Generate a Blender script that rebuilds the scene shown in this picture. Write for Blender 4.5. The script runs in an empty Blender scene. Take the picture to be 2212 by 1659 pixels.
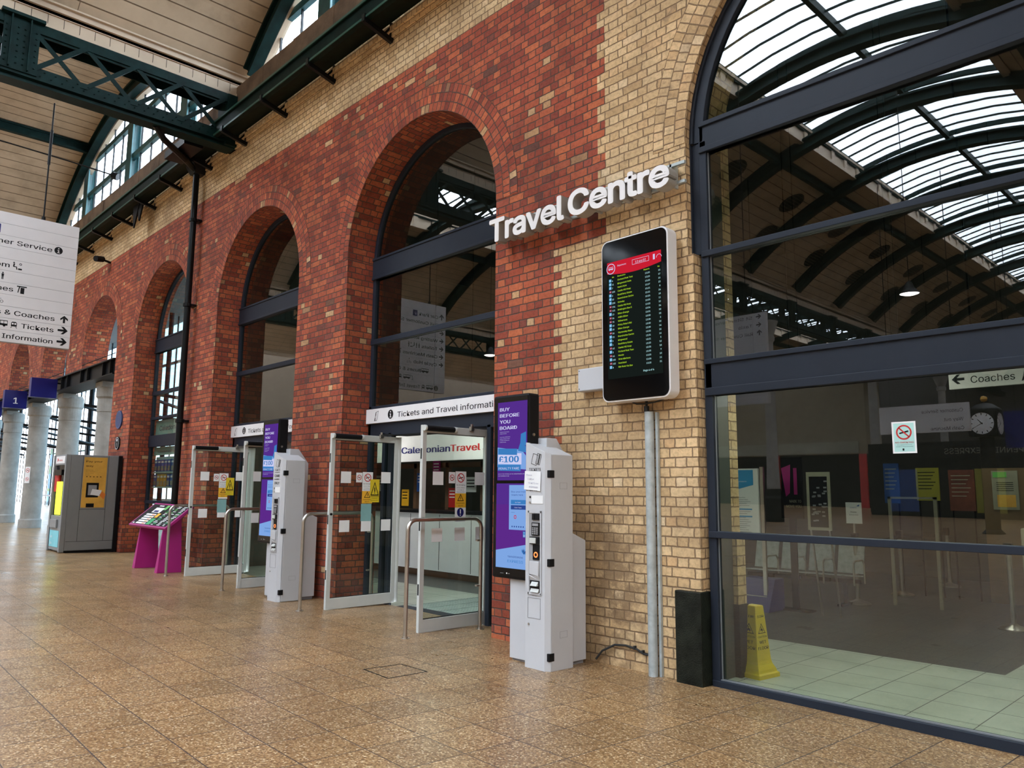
import bpy, bmesh, math, random
from mathutils import Vector, Matrix
random.seed(7)
C = bpy.context.scene.collection
PI = math.pi

# ------------------------------------------------------------------ basics
def fz(x, y):                       # the concourse paving falls gently
    return -0.0112*(x+3.6) - 0.0223*(y-5.85)

class MB:
    def __init__(s):
        s.v = []; s.f = []; s.uv = []; s.mi = []; s.m = 0; s.side = None
    def face(s, pts, uv=None):
        i = len(s.v); s.v += [tuple(p) for p in pts]
        s.f.append(tuple(range(i, i+len(pts)))); s.mi.append(s.m)
        s.uv.append(uv if uv else [(p[0]+p[1], p[2]) for p in pts])
    def box(s, x0, x1, y0, y1, z0, z1):
        if x0 > x1: x0, x1 = x1, x0
        if y0 > y1: y0, y1 = y1, y0
        if z0 > z1: z0, z1 = z1, z0
        a = [(x0,y0,z0),(x1,y0,z0),(x1,y1,z0),(x0,y1,z0),(x0,y0,z1),(x1,y0,z1),(x1,y1,z1),(x0,y1,z1)]
        for q in ((0,1,5,4),(1,2,6,5),(2,3,7,6),(3,0,4,7)):
            s.face([a[k] for k in q])
        s.face([a[k] for k in (4,5,6,7)], [(a[k][0],a[k][1]) for k in (4,5,6,7)])
        s.face([a[k] for k in (3,2,1,0)], [(a[k][0],a[k][1]) for k in (3,2,1,0)])
        return s
    def hexa(s, a):                 # 8 corners, bottom ring then top ring
        for q in ((0,1,5,4),(1,2,6,5),(2,3,7,6),(3,0,4,7),(4,5,6,7),(3,2,1,0)):
            s.face([a[k] for k in q])
        return s
    def prism(s, poly, ax, a, b):   # poly in the two other axes (ccw), extruded along ax
        def P(p, t):
            if ax == 'y': return (p[0], t, p[1])
            if ax == 'x': return (t, p[0], p[1])
            return (p[0], p[1], t)
        n = len(poly)
        s.face([P(p, a) for p in poly]); s.face([P(p, b) for p in reversed(poly)])
        for i in range(n):
            j = (i+1) % n
            s.face([P(poly[j], a), P(poly[i], a), P(poly[i], b), P(poly[j], b)])
        return s
    def bar(s, p, q, w, h=None, up=(0,0,1)):   # straight bar with a rectangular section
        h = h or w
        p = Vector(p); q = Vector(q); d = (q-p).normalized(); u = Vector(up)
        if abs(d.dot(u)) > .98: u = Vector((1,0,0))
        a = d.cross(u).normalized()*w/2; b = a.cross(d).normalized()*h/2
        r = [p-a-b, p+a-b, p+a+b, p-a+b]; t = [q-a-b, q+a-b, q+a+b, q-a+b]
        return s.hexa(r+t)
    def tube(s, pts, r, n=10, cap=True):
        pts = [Vector(p) for p in pts]; rings = []
        ref = None
        for i, p in enumerate(pts):
            if i == 0: d = pts[1]-p
            elif i == len(pts)-1: d = p-pts[i-1]
            else: d = (pts[i+1]-p).normalized()+(p-pts[i-1]).normalized()
            d.normalize()
            if ref is None:
                ref = Vector((0,0,1)) if abs(d.z) < .9 else Vector((1,0,0))
            a = (ref - d*ref.dot(d)).normalized(); b = d.cross(a); ref = a
            rr = r[i] if isinstance(r, (list, tuple)) else r
            rings.append([p+(a*math.cos(2*PI*k/n)+b*math.sin(2*PI*k/n))*rr for k in range(n)])
        for i in range(len(rings)-1):
            for k in range(n):
                l = (k+1) % n
                s.face([rings[i][k], rings[i][l], rings[i+1][l], rings[i+1][k]])
        if cap:
            s.face(list(reversed(rings[0]))); s.face(rings[-1])
        return s
    def lathe(s, prof, c, n=20):    # prof = [(r, z)]
        x, y, z = c
        for i in range(len(prof)-1):
            (r0, z0), (r1, z1) = prof[i], prof[i+1]
            for k in range(n):
                a, b = 2*PI*k/n, 2*PI*(k+1)/n
                q = [(x+r0*math.cos(a), y+r0*math.sin(a), z+z0), (x+r0*math.cos(b), y+r0*math.sin(b), z+z0),
                     (x+r1*math.cos(b), y+r1*math.sin(b), z+z1), (x+r1*math.cos(a), y+r1*math.sin(a), z+z1)]
                if r0 < 1e-6: q = q[1:]
                elif r1 < 1e-6: q = q[:3]
                s.face(q)
        return s
    def disc(s, o, u, v, r, n=20, r2=0.0, a0=0, a1=2*PI):
        o, u, v = Vector(o), Vector(u), Vector(v)
        P = lambda a, q: o+u*math.cos(a)*q+v*math.sin(a)*q
        for k in range(n):
            a, b = a0+(a1-a0)*k/n, a0+(a1-a0)*(k+1)/n
            if r2 > 0: s.face([P(a,r2), P(a,r), P(b,r), P(b,r2)])
            else: s.face([o, P(a,r), P(b,r)])
        return s
    def text(s, body, o, u, v, size=None, width=None, height=None, bold=0.0, depth=0.0, align='L', space=1.0, heavy=False):
        if bold > 0:            # a heavier weight: the same outline laid down a few times, a hair apart
            r = bold*.42*(height/.7 if height else .03); o = Vector(o); u = Vector(u); v = Vector(v)
            sh = [(-1,0),(0,0),(1,0)]+([(-.7,-.6),(.7,-.6),(-.7,.6),(.7,.6),(0,-.8),(0,.8)] if heavy else [])
            nn = u.cross(v)*.00025
            for q, (a, c) in enumerate(sh): s.text(body, o+u*a*r+v*c*r+nn*q, u, v, size, width, height, 0, depth, align, space)
            return s
        vs, fs, w = text_geo(body, 0.0, space)
        u, v = Vector(u), Vector(v); o = Vector(o); n = u.cross(v)
        sy = size if size else (height/0.7 if height else width/w)
        sx = width/w if width else sy
        off = {'L': 0, 'C': -w/2, 'R': -w}[align]
        i = len(s.v)
        base = [o+u*(a+off)*sx+v*b*sy for a, b in vs]
        s.v += [tuple(p+n*depth) for p in base]
        for f in fs:
            s.f.append(tuple(k+i for k in f)); s.mi.append(s.m); s.uv.append([(0,0)]*len(f))
        if depth > 0:
            j = len(s.v); s.v += [tuple(p) for p in base]
            cnt = {}
            for f in fs:
                for k in range(len(f)):
                    e = (f[k], f[(k+1) % len(f)]); cnt[tuple(sorted(e))] = cnt.get(tuple(sorted(e)), 0)+1
            for f in fs:
                for k in range(len(f)):
                    a, b = f[k], f[(k+1) % len(f)]
                    if cnt[tuple(sorted((a, b)))] == 1:
                        s.f.append((a+i, a+j, b+j, b+i)); s.mi.append(s.side if s.side is not None else s.m); s.uv.append([(0,0)]*4)
        return s
    def build(s, name, mats, parent=None, bevel=0, smooth=False, **props):
        off = Vector((0,0,0)); p = parent
        while p is not None: off += p.location; p = p.parent
        me = bpy.data.meshes.new(name)
        me.from_pydata([(a-off.x, b-off.y, c-off.z) for a, b, c in s.v], [], s.f)
        lay = me.uv_layers.new(name='UVMap')
        k = 0; data = []
        for uv in s.uv:
            for q in uv: data += [q[0], q[1]]
        lay.data.foreach_set('uv', data)
        if not isinstance(mats, (list, tuple)): mats = [mats]
        for m in mats: me.materials.append(m)
        me.polygons.foreach_set('material_index', s.mi)
        if bevel or smooth:
            bm = bmesh.new(); bm.from_mesh(me); bmesh.ops.remove_doubles(bm, verts=bm.verts, dist=1e-5)
            bmesh.ops.recalc_face_normals(bm, faces=bm.faces)
            bm.to_mesh(me); bm.free()
        me.update()
        o = bpy.data.objects.new(name, me); C.objects.link(o)
        if parent is not None: o.parent = parent
        if bevel:
            b = o.modifiers.new('Bevel', 'BEVEL'); b.width = bevel; b.segments = 2; b.limit_method = 'ANGLE'
        if smooth:
            me.polygons.foreach_set('use_smooth', [True]*len(me.polygons))
            try:
                me.set_sharp_from_angle(angle=math.radians(35))
            except Exception: pass
        for a, b in props.items(): o[a] = b
        return o

_tc = {}
try:      # the plain grotesque that ships with Blender; the built-in font otherwise
    FONT = bpy.data.fonts.load(bpy.utils.system_resource('DATAFILES', path='fonts')+'/Inter.woff2')
except Exception:
    FONT = None
def text_geo(body, bold, space):
    k = (body, bold, space)
    if k in _tc: return _tc[k]
    cu = bpy.data.curves.new('t', 'FONT'); cu.body = body; cu.size = 1
    if FONT: cu.font = FONT
    cu.offset = bold; cu.fill_mode = 'FRONT'
    cu.space_character = space; cu.resolution_u = 3
    ob = bpy.data.objects.new('t', cu); C.objects.link(ob)
    dg = bpy.context.evaluated_depsgraph_get(); ev = ob.evaluated_get(dg); me = ev.to_mesh()
    vs = [(v.co.x, v.co.y) for v in me.vertices]; fs = [tuple(p.vertices) for p in me.polygons]
    ev.to_mesh_clear(); bpy.data.objects.remove(ob); bpy.data.curves.remove(cu)
    if vs:
        mn = min(a for a, b in vs); vs = [(a-mn, b) for a, b in vs]; w = max(a for a, b in vs)
    else: w = 1
    _tc[k] = (vs, fs, w); return _tc[k]

def thing(name, loc, label, cat, group=None):
    o = bpy.data.objects.new(name, None); C.objects.link(o); o.location = loc
    o.empty_display_size = .1
    o['label'] = label; o['category'] = cat
    if group: o['group'] = group
    return o
def tag(o, label, cat, group=None):
    o['label'] = label; o['category'] = cat
    if group: o['group'] = group
    return o
def struct(o): o['kind'] = 'structure'; return o
def copy_tree(o, parent=None):
    c = o.copy(); C.objects.link(c); c.parent = parent
    for ch in [k for k in bpy.data.objects if k.parent == o]: copy_tree(ch, c)
    return c

X, Y, Z = Vector((1,0,0)), Vector((0,1,0)), Vector((0,0,1))

# ------------------------------------------------------------------ materials
class NT:
    def __init__(s, name):
        s.mat = bpy.data.materials.new(name); s.mat.use_nodes = True
        s.t = s.mat.node_tree; s.t.nodes.clear()
        s.out = s.t.nodes.new('ShaderNodeOutputMaterial')
    def n(s, typ, **kw):
        d = s.t.nodes.new('ShaderNode'+typ)
        for k, v in kw.items():
            if k.startswith('i_'): d.inputs[k[2:].replace('_', ' ')].default_value = v
            else: setattr(d, k, v)
        return d
    def l(s, a, b): s.t.links.new(a, b)
    def put(s, sock, v):
        if hasattr(v, 'is_output') or isinstance(v, bpy.types.NodeSocket): s.l(v, sock)
        else: sock.default_value = v
    def m(s, op, a, b=None, c=None, clamp=False):
        d = s.n('Math', operation=op, use_clamp=clamp)
        for i, v in enumerate((a, b, c)):
            if v is not None: s.put(d.inputs[i], v)
        return d.outputs[0]
    def mix(s, f, a, b, mode='MIX'):
        d = s.n('Mix', data_type='RGBA', blend_type=mode)
        s.put(d.inputs[0], f); s.put(d.inputs[6], a); s.put(d.inputs[7], b)
        return d.outputs[2]
    def ramp(s, f, stops, mode='LINEAR'):
        d = s.n('ValToRGB'); e = d.color_ramp; e.interpolation = mode
        while len(e.elements) < len(stops): e.elements.new(.5)
        for q, (p, c) in zip(e.elements, stops): q.position = p; q.color = (*c, 1) if len(c) == 3 else c
        s.put(d.inputs[0], f); return d.outputs[0]
    def noise(s, vec, scale, detail=3, rough=.5):
        d = s.n('TexNoise'); d.inputs['Scale'].default_value = scale; d.inputs['Detail'].default_value = detail
        d.inputs['Roughness'].default_value = rough
        if vec is not None: s.l(vec, d.inputs['Vector'])
        return d.outputs[0]
    def pbsdf(s, col, rough=.5, metal=0, normal=None, spec=.5, emis=None, es=0):
        b = s.n('BsdfPrincipled')
        s.put(b.inputs['Base Color'], col); s.put(b.inputs['Roughness'], rough); b.inputs['Metallic'].default_value = metal
        b.inputs['Specular IOR Level'].default_value = spec
        if normal is not None: s.l(normal, b.inputs['Normal'])
        if emis is not None:
            s.put(b.inputs['Emission Color'], emis); b.inputs['Emission Strength'].default_value = es
        s.l(b.outputs[0], s.out.inputs[0]); return b
    def bump(s, h, dist=.01, strength=1):
        d = s.n('Bump'); d.inputs['Distance'].default_value = dist; d.inputs['Strength'].default_value = strength
        s.l(h, d.inputs['Height']); return d.outputs[0]
    def obj(s): return s.n('TexCoord').outputs['Object']
    def uv(s): return s.n('TexCoord').outputs['UV']
def c4(c): return (*c, 1)

def plain(name, col, rough=.5, metal=0, var=.12, scale=3, bump=0, spec=.5):
    t = NT(name); ob = t.obj()
    n = t.noise(ob, scale, 4, .6)
    d = t.ramp(n, [(.3, tuple(max(0, k*(1-var)) for k in col)), (.7, tuple(min(1, k*(1+var)) for k in col))])
    nm = t.bump(t.noise(ob, scale*14, 3), bump) if bump else None
    t.pbsdf(d, rough, metal, nm, spec); return t.mat
def emit(name, col, strength):
    t = NT(name); e = t.n('Emission'); e.inputs[0].default_value = c4(col); e.inputs[1].default_value = strength
    t.l(e.outputs[0], t.out.inputs[0]); return t.mat

RED = [(0, (.21,0.0468,0.0295)), (.15, (.27,0.0576,0.0328)), (.40, (.33,0.0720,0.0369)), (.60, (.39,0.0945,0.0443)), (.80, (.47,0.1305,0.0541)), (.92, (.29,0.0675,0.0426)), (.968, (.13,0.0495,0.0377)), (.985, (.52,0.3060,0.1476)), (1, (.55,0.3600,0.1968))]
YEL = [(0, (.50,.33,.165)), (.2, (.58,.40,.21)), (.5, (.64,.45,.245)), (.75, (.69,.50,.28)), (.93, (.57,.37,.19)), (1, (.72,.55,.34))]
def brick(name, mode='wall', zone=None, h=.0865, L=.235, ring=False, dark=1.0):
    """zone: None -> red, 'y' -> yellow, 'mix' -> red with yellow quoins and band (by wall position)"""
    t = NT(name); uv = t.n('SeparateXYZ'); t.l(t.uv(), uv.inputs[0])
    U, V = uv.outputs[0], uv.outputs[1]
    cb = t.n('CombineXYZ'); t.l(U, cb.inputs[0]); t.l(V, cb.inputs[1])
    vec = cb.outputs[0]
    wob = t.n('TexNoise', noise_dimensions='2D'); wob.inputs['Scale'].default_value = 9; wob.inputs['Detail'].default_value = 2
    t.l(vec, wob.inputs['Vector'])
    ws = t.n('SeparateColor'); t.l(wob.outputs[1], ws.inputs[0])
    Uw = t.m('MULTIPLY_ADD', t.m('SUBTRACT', ws.outputs[0], .5), .022, U)
    Vw = t.m('MULTIPLY_ADD', t.m('SUBTRACT', ws.outputs[1], .5), .014, V)
    row = t.m('FLOOR', t.m('DIVIDE', Vw, h))
    fv = t.m('SUBTRACT', Vw, t.m('MULTIPLY', row, h))
    if ring:
        w = .12; off = 0.0
        par = t.m('MODULO', row, 2)
        cu = t.m('DIVIDE', Uw, w); cell = t.m('FLOOR', cu)
        fu = t.m('MULTIPLY', t.m('SUBTRACT', cu, cell), w); W = w
    else:
        par = t.m('ABSOLUTE', t.m('MODULO', row, 2))
        W = t.m('SUBTRACT', L, t.m('MULTIPLY', par, L/2))
        cu = t.m('DIVIDE', t.m('ADD', t.m('MULTIPLY_ADD', par, L/4, Uw), 100*L), W)
        cell = t.m('FLOOR', cu)
        fu = t.m('MULTIPLY', t.m('SUBTRACT', cu, cell), W)
    du = t.m('MINIMUM', fu, t.m('SUBTRACT', W, fu)); dv = t.m('MINIMUM', fv, t.m('SUBTRACT', h, fv))
    fine = t.noise(vec, 60, 3, .6)
    d = t.m('ADD', t.m('MINIMUM', du, dv), t.m('MULTIPLY', t.m('SUBTRACT', fine, .5), .006))
    mr = t.n('MapRange'); t.l(d, mr.inputs[0]); mr.inputs[1].default_value = .0038; mr.inputs[2].default_value = .0078
    mask = mr.outputs[0]
    idv = t.n('CombineXYZ'); t.l(cell, idv.inputs[0]); t.l(row, idv.inputs[1])
    wn = t.n('TexWhiteNoise', noise_dimensions='3D'); t.l(idv.outputs[0], wn.inputs['Vector'])
    rnd = wn.outputs[0]
    red = t.ramp(rnd, [(p, tuple(k*dark for k in c)) for p, c in RED]); yel = t.ramp(rnd, [(p, tuple(k*dark for k in c)) for p, c in YEL])
    mred = c4((.085,.055,.045)); myel = c4((.22,.14,.08))
    if zone == 'mix':
        tooth = t.m('MULTIPLY', t.m('GREATER_THAN', t.m('FRACT', t.m('MULTIPLY', row, .25)), .49), .10)
        qa = t.m('MULTIPLY', t.m('GREATER_THAN', V, 4.14), t.m('GREATER_THAN', U, t.m('SUBTRACT', -4.70, tooth)))
        toothb = t.m('MULTIPLY', par, .115)
        qb = t.m('MULTIPLY', t.m('LESS_THAN', V, 4.14), t.m('GREATER_THAN', U, t.m('SUBTRACT', -5.30, toothb)))
        qc = t.m('MULTIPLY', t.m('GREATER_THAN', V, 7.353), t.m('LESS_THAN', V, 20))
        q = t.m('MAXIMUM', t.m('MAXIMUM', qa, qb), qc)
        col = t.mix(q, red, yel); mo = t.mix(q, mred, myel)
    elif zone == 'y': col, mo = yel, myel
    else: col, mo = red, mred
    big = t.noise(vec, 1.1, 5, .62)
    tone = t.ramp(big, [(.30, (.62,.60,.60)), (.5, (.95,.95,.95)), (.72, (1.22,1.2,1.18))])
    sp = t.noise(vec, 26, 4, .7)
    stone = t.ramp(sp, [(.30, (.72,.70,.68)), (.55, (1.04,1.04,1.04)), (.8, (1.15,1.15,1.15))])
    col = t.mix(1, col, tone, 'MULTIPLY'); col = t.mix(1, col, stone, 'MULTIPLY')
    # soot patches and old bolt holes
    so = t.noise(vec, 3.2, 5, .7)
    sm = t.ramp(so, [(.62, (0,0,0)), (.74, (.55,.55,.55))])
    col = t.mix(sm, col, c4((.055,.04,.035)))
    if zone == 'mix':      # grimy patch on the yellow bricks beside the ticket machine
        du_ = t.m('ABSOLUTE', t.m('SUBTRACT', U, -4.62)); g1 = t.m('SUBTRACT', 1, t.m('DIVIDE', du_, .55), clamp=True)
        g2 = t.m('SUBTRACT', 1, t.m('DIVIDE', t.m('ABSOLUTE', t.m('SUBTRACT', V, .75)), 1.25), clamp=True)
        gg = t.m('MULTIPLY', t.m('MULTIPLY', g1, g2), t.ramp(t.noise(vec, 5, 5, .7), [(.4, (0,0,0)), (.62, (1.6,1.6,1.6))]))
        col = t.mix(t.m('MINIMUM', gg, .7), col, c4((.16,.095,.05)))
    fin = t.mix(mask, mo, col)
    hgt = t.m('ADD', t.m('MULTIPLY', mask, 1), t.m('MULTIPLY', sp, .35))
    t.pbsdf(fin, .82, 0, t.bump(hgt, .006, .9), .3)
    return t.mat

M = {}
M['brick'] = brick('brick_front', zone='mix')
M['brick_red'] = brick('brick_red')
M['brick_yel'] = brick('brick_yellow', zone='y')
M['ring_red'] = brick('brick_ring_red', ring=True)
M['ring_yel'] = brick('brick_ring_yellow', ring=True, zone='y')
M['frame'] = plain('frame_blue_grey', (.018,.023,.034), .5, 0, .08, 2, 0, .18)
M['frame_dk'] = plain('frame_dark', (.012,.014,.018), .5)
M['door_al'] = plain('door_aluminium', (.54,.555,.53), .42, 0, .05, 4)
M['steel'] = plain('brushed_steel', (.50,.47,.43), .28, 1, .1, 8)
M['galv'] = plain('galvanised', (.42,.46,.46), .5, .2, .2, 14)
M['machine'] = plain('machine_grey', (.52,.525,.545), .42, 0, .03, 2)
M['machine_d'] = plain('machine_groove', (.22,.22,.24), .5)
M['white'] = plain('white_panel', (.78,.76,.76), .45, 0, .04, 3)
M['signw'] = plain('sign_white', (.60,.575,.57), .5, 0, .04, 1.5)
M['paper'] = plain('paper', (.80,.80,.80), .7, 0, .03)
M['black'] = plain('gloss_black', (.002,.002,.0025), .08, 0, .1, 3, 0, .25)
M['mblack'] = plain('matt_black', (.008,.008,.009), .5, 0, .12, 3, 0, .15)
M['rubber'] = plain('rubber', (.02,.02,.02), .7)
M['green'] = plain('iron_green', (.004,.017,.016), .5, 0, .4, 5, 0, .12)
M['teal'] = plain('iron_teal', (.018,.085,.09), .45, 0, .25, 5)
M['gutter'] = plain('gutter_green', (.003,.010,.008), .55, 0, .5, 6, 0, .12)
M['pipe'] = plain('pipe_black', (.005,.006,.007), .35, 0, .12, 3, 0, .2)
M['cream'] = plain('cream_paint', (.47,.37,.265), .6, 0, .08, 2)
M['soot'] = plain('soot_brick', (.35,.25,.18), .8, 0, .5, 9, .01)
M['stonebr'] = plain('brown_stone', (.13,.082,.050), .8, 0, .45, 2.4, .01)
M['conc'] = plain('column_stone', (.30,.285,.26), .8, 0, .2, 3, .004, .2)
M['mag'] = plain('magenta', (.37,.010,.17), .4, 0, .06)
M['kiosk'] = plain('kiosk_grey', (.25,.26,.27), .45, .2, .06)
M['navy'] = plain('navy', (.004,.006,.13), .4)
M['blue'] = plain('blue', (.02,.11,.42), .4)
M['cyan'] = plain('poster_blue', (.03,.30,.62), .4)
M['red'] = plain('red', (.55,.02,.02), .4)
M['yellow'] = plain('safety_yellow', (.70,.52,.01), .4, 0, .06, 5)
M['amber'] = plain('amber', (.80,.42,.02), .5)
M['shopwall'] = plain('shop_wall_olive', (.24,.20,.13), .7)
M['dim_yellow'] = plain('dim_yellow', (.26,.24,.02), .6)
M['dim_blue'] = plain('dim_blue', (.01,.05,.20), .6)
M['gold'] = plain('poster_gold', (.70,.38,.06), .4, 0, .2, 2)
M['plinth'] = plain('plinth_black', (.010,.012,.008), .4, 0, .7, 9, .004, .2)
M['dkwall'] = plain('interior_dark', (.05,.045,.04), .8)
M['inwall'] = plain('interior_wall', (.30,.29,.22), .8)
M['wood'] = plain('interior_wood', (.12,.06,.03), .6)
M['cframe'] = plain('reader_grey', (.30,.30,.31), .4)
M['green_l'] = plain('light_green', (.15,.5,.12), .5)
M['orange'] = plain('orange', (.8,.22,.03), .5)
EXPO = 1.3
def emit_as(name, rgb):             # screen colour given as it looks in sRGB 0..255 at this exposure
    lin = [((c/255+.055)/1.055)**2.4 if c > 10 else c/255/12.92 for c in rgb]
    return emit(name, tuple(c/2**EXPO for c in lin), 1)
for k_, v_ in dict(scr_p=(84,46,140), scr_p2=(92,42,136), scr_b=(60,125,190), scr_lb=(125,165,225), scr_w=(205,205,240), scr_k=(22,28,26), scr_r=(200,30,50), scr_y=(190,235,50), scr_c=(190,240,245), scr_n=(45,70,140), icon_blue=(90,180,225), icon_dark=(150,60,80)).items(): M[k_] = emit_as(k_, v_)
M['lamp'] = emit('lamp_glow', (1,.95,.85), 14)
M['fill_tube'] = emit('fill_glow', (1,1,.93), 18)

def glass(name, tint, ior=1.6, rough=0):
    t = NT(name); tr = t.n('BsdfTransparent'); tr.inputs[0].default_value = c4(tint)
    gl = t.n('BsdfGlossy'); gl.inputs['Roughness'].default_value = rough; gl.inputs[0].default_value = (1,1,1,1)
    fr = t.n('Fresnel'); fr.inputs[0].default_value = ior
    geo = t.n('NewGeometry')
    f = t.m('MULTIPLY', fr.outputs[0], t.m('SUBTRACT', 1, geo.outputs['Backfacing']))
    mx = t.n('MixShader'); t.l(f, mx.inputs[0]); t.l(tr.outputs[0], mx.inputs[1]); t.l(gl.outputs[0], mx.inputs[2])
    t.l(mx.outputs[0], t.out.inputs[0]); return t.mat
M['glass'] = glass('glass_tinted', (.72,.76,.71), 1.82)
M['screen_glass'] = glass('glass_blue_tint', (.40,.50,.56), 1.4)
M['dglass'] = glass('glass_door', (.86,.92,.89), 1.5)
M['sky_glass'] = glass('glass_clear', (.88,.93,.97), 1.4)

def floor_mat():
    t = NT('terrazzo_paving'); s = t.n('SeparateXYZ'); t.l(t.uv(), s.inputs[0])
    U, V = s.outputs[0], s.outputs[1]; T = .4221
    cu = t.m('DIVIDE', U, T); cv = t.m('DIVIDE', V, T)
    iu = t.m('FLOOR', cu); iv = t.m('FLOOR', cv)
    fu = t.m('SUBTRACT', cu, iu); fv = t.m('SUBTRACT', cv, iv)
    du = t.m('MINIMUM', fu, t.m('SUBTRACT', 1, fu)); dv = t.m('MINIMUM', fv, t.m('SUBTRACT', 1, fv))
    wn = t.n('TexWhiteNoise', noise_dimensions='3D'); cb = t.n('CombineXYZ'); t.l(iu, cb.inputs[0]); t.l(iv, cb.inputs[1]); t.l(cb.outputs[0], wn.inputs['Vector'])
    d = t.m('MULTIPLY', t.m('MINIMUM', du, dv), T)
    mr = t.n('MapRange'); t.l(d, mr.inputs[0]); mr.inputs[1].default_value = .0022; mr.inputs[2].default_value = .0052
    vo = t.n('TexVoronoi'); vo.inputs['Scale'].default_value = 95; t.l(t.uv(), vo.inputs['Vector'])
    vs = t.n('SeparateColor'); t.l(vo.outputs['Color'], vs.inputs[0])
    chips = t.ramp(vs.outputs[0], [(0, (.13,.071,.032)), (.35, (.240,.136,.061)), (.7, (.325,.195,.092)), (.9, (.42,.28,.142)), (1, (.65,.51,.33))])
    big = t.noise(t.uv(), 1.3, 5, .6)
    chips = t.mix(1, chips, t.ramp(big, [(.3, (.84,.83,.81)), (.55, (1,1,1)), (.75, (1.10,1.09,1.06))]), 'MULTIPLY')
    tile = t.ramp(wn.outputs[0], [(0, (.86,.86,.86)), (1, (1.1,1.08,1.04))])
    chips = t.mix(1, chips, tile, 'MULTIPLY')
    sv = t.n('TexVoronoi'); sv.inputs['Scale'].default_value = .55; t.l(t.uv(), sv.inputs['Vector'])
    chips = t.mix(t.ramp(sv.outputs[0], [(.028, (.8,.8,.8)), (.034, (0,0,0))]), chips, c4((.05,.045,.04)))
    col = t.mix(mr.outputs[0], c4((.055,.04,.035)), chips)
    rg = t.ramp(t.noise(t.uv(), 2.2, 4), [(.3, (.27,.27,.27)), (.7, (.38,.38,.38))])
    t.pbsdf(col, rg, 0, t.bump(mr.outputs[0], .0015, .6), .5); return t.mat
M['floor'] = floor_mat()
def tile_mat(name, a, b, T=.45, rough=.4, stripes=True):
    t = NT(name); s = t.n('SeparateXYZ'); t.l(t.obj(), s.inputs[0])
    def edge(v):
        c = t.m('DIVIDE', v, T); f = t.m('FRACT', t.m('ADD', c, 100)); return t.m('MINIMUM', f, t.m('SUBTRACT', 1, f))
    d = t.m('MINIMUM', edge(s.outputs[0]), edge(s.outputs[1]))
    mr = t.n('MapRange'); t.l(d, mr.inputs[0]); mr.inputs[1].default_value = .005; mr.inputs[2].default_value = .012
    n = t.noise(t.obj(), 2, 5, .6)
    t.pbsdf(t.mix(mr.outputs[0], c4((.015,.015,.015)), t.ramp(n, [(.3, a), (.7, b)])), rough); return t.mat
M['tile_l'] = tile_mat('interior_tile_light', (.42,.45,.38), (.55,.58,.50))
M['tile_d'] = tile_mat('interior_tile_dark', (.060,.058,.054), (.085,.082,.075))
def boards():
    t = NT('cream_boards'); s = t.n('SeparateXYZ'); t.l(t.uv(), s.inputs[0])
    f = t.m('FRACT', t.m('ADD', t.m('DIVIDE', s.outputs[0], .30), 200)); d = t.m('MINIMUM', f, t.m('SUBTRACT', 1, f))
    mr = t.n('MapRange'); t.l(d, mr.inputs[0]); mr.inputs[1].default_value = .02; mr.inputs[2].default_value = .055
    g = t.m('FRACT', t.m('ADD', t.m('DIVIDE', s.outputs[1], 3.68), 200.2)); e = t.m('MINIMUM', g, t.m('SUBTRACT', 1, g))
    mr2 = t.n('MapRange'); t.l(e, mr2.inputs[0]); mr2.inputs[1].default_value = .0008; mr2.inputs[2].default_value = .002
    k = t.m('MULTIPLY', mr.outputs[0], mr2.outputs[0])
    n = t.noise(t.uv(), 1.2, 5, .65)
    col = t.ramp(n, [(.28, (.32,.245,.165)), (.5, (.45,.345,.235)), (.75, (.51,.395,.275))])
    t.pbsdf(t.mix(k, c4((.13,.085,.05)), col), .6, 0, t.bump(k, .012, .8)); return t.mat
M['boards'] = boards()

# ------------------------------------------------------------------ camera
cam = bpy.data.cameras.new('camera'); co = bpy.data.objects.new('camera', cam); C.objects.link(co)
bpy.context.scene.camera = co
R = Matrix(((0.69337784,0.09361246,0.71446755),(0.72052783,-0.1013214,-0.68598369),(0.00817423,0.99043964,-0.1377044)))
mw = R.to_4x4(); mw.translation = (0,0,1.6); co.matrix_world = mw
cam.sensor_width = 36; cam.lens = 1660/2212*36; cam.clip_end = 400; cam.clip_start = .05

# ------------------------------------------------------------------ ground
b = MB()
ca, sa = math.cos(-.0246), math.sin(-.0246)
def fuv(x, y): 
    X_, Y_ = x+5.36579, y-1.48637
    return (X_*ca+Y_*sa, -X_*sa+Y_*ca)
xs = [-60, -40, -30, -22, -15.4, -9, -6.3, -3, 0, 6, 20]
ys = [-60, -30, -12, 0, 3, 5.90, 6.28]
for i in range(len(xs)-1):
    for j in range(len(ys)-1):
        if j == 5 and xs[i] >= -6.31: continue
        q = [(xs[i],ys[j]),(xs[i+1],ys[j]),(xs[i+1],ys[j+1]),(xs[i],ys[j+1])]
        b.face([(x,y,fz(x,y)) for x,y in q], [fuv(x,y) for x,y in q])
q = [(-60,6.28),(-15.6,6.28),(-15.6,16),(-60,16)]
b.face([(x,y,fz(x,6.28)) for x,y in q], [fuv(x,y) for x,y in q])
struct(b.build('floor', M['floor']))
b = MB(); b.box(-15.6,12,6.28,8.17,-.3,.0); b.box(-2.1,12,8.17,9.2,-.3,.0); b.box(-6.3,12,5.88,6.28,-.3,-.002)
struct(b.build('floor_interior_border', M['tile_l']))
b = MB(); b.box(-15.6,-2.1,8.17,18,-.3,.0); b.box(-2.1,12,9.2,18,-.3,.0)
struct(b.build('floor_interior', M['tile_d']))

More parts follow.
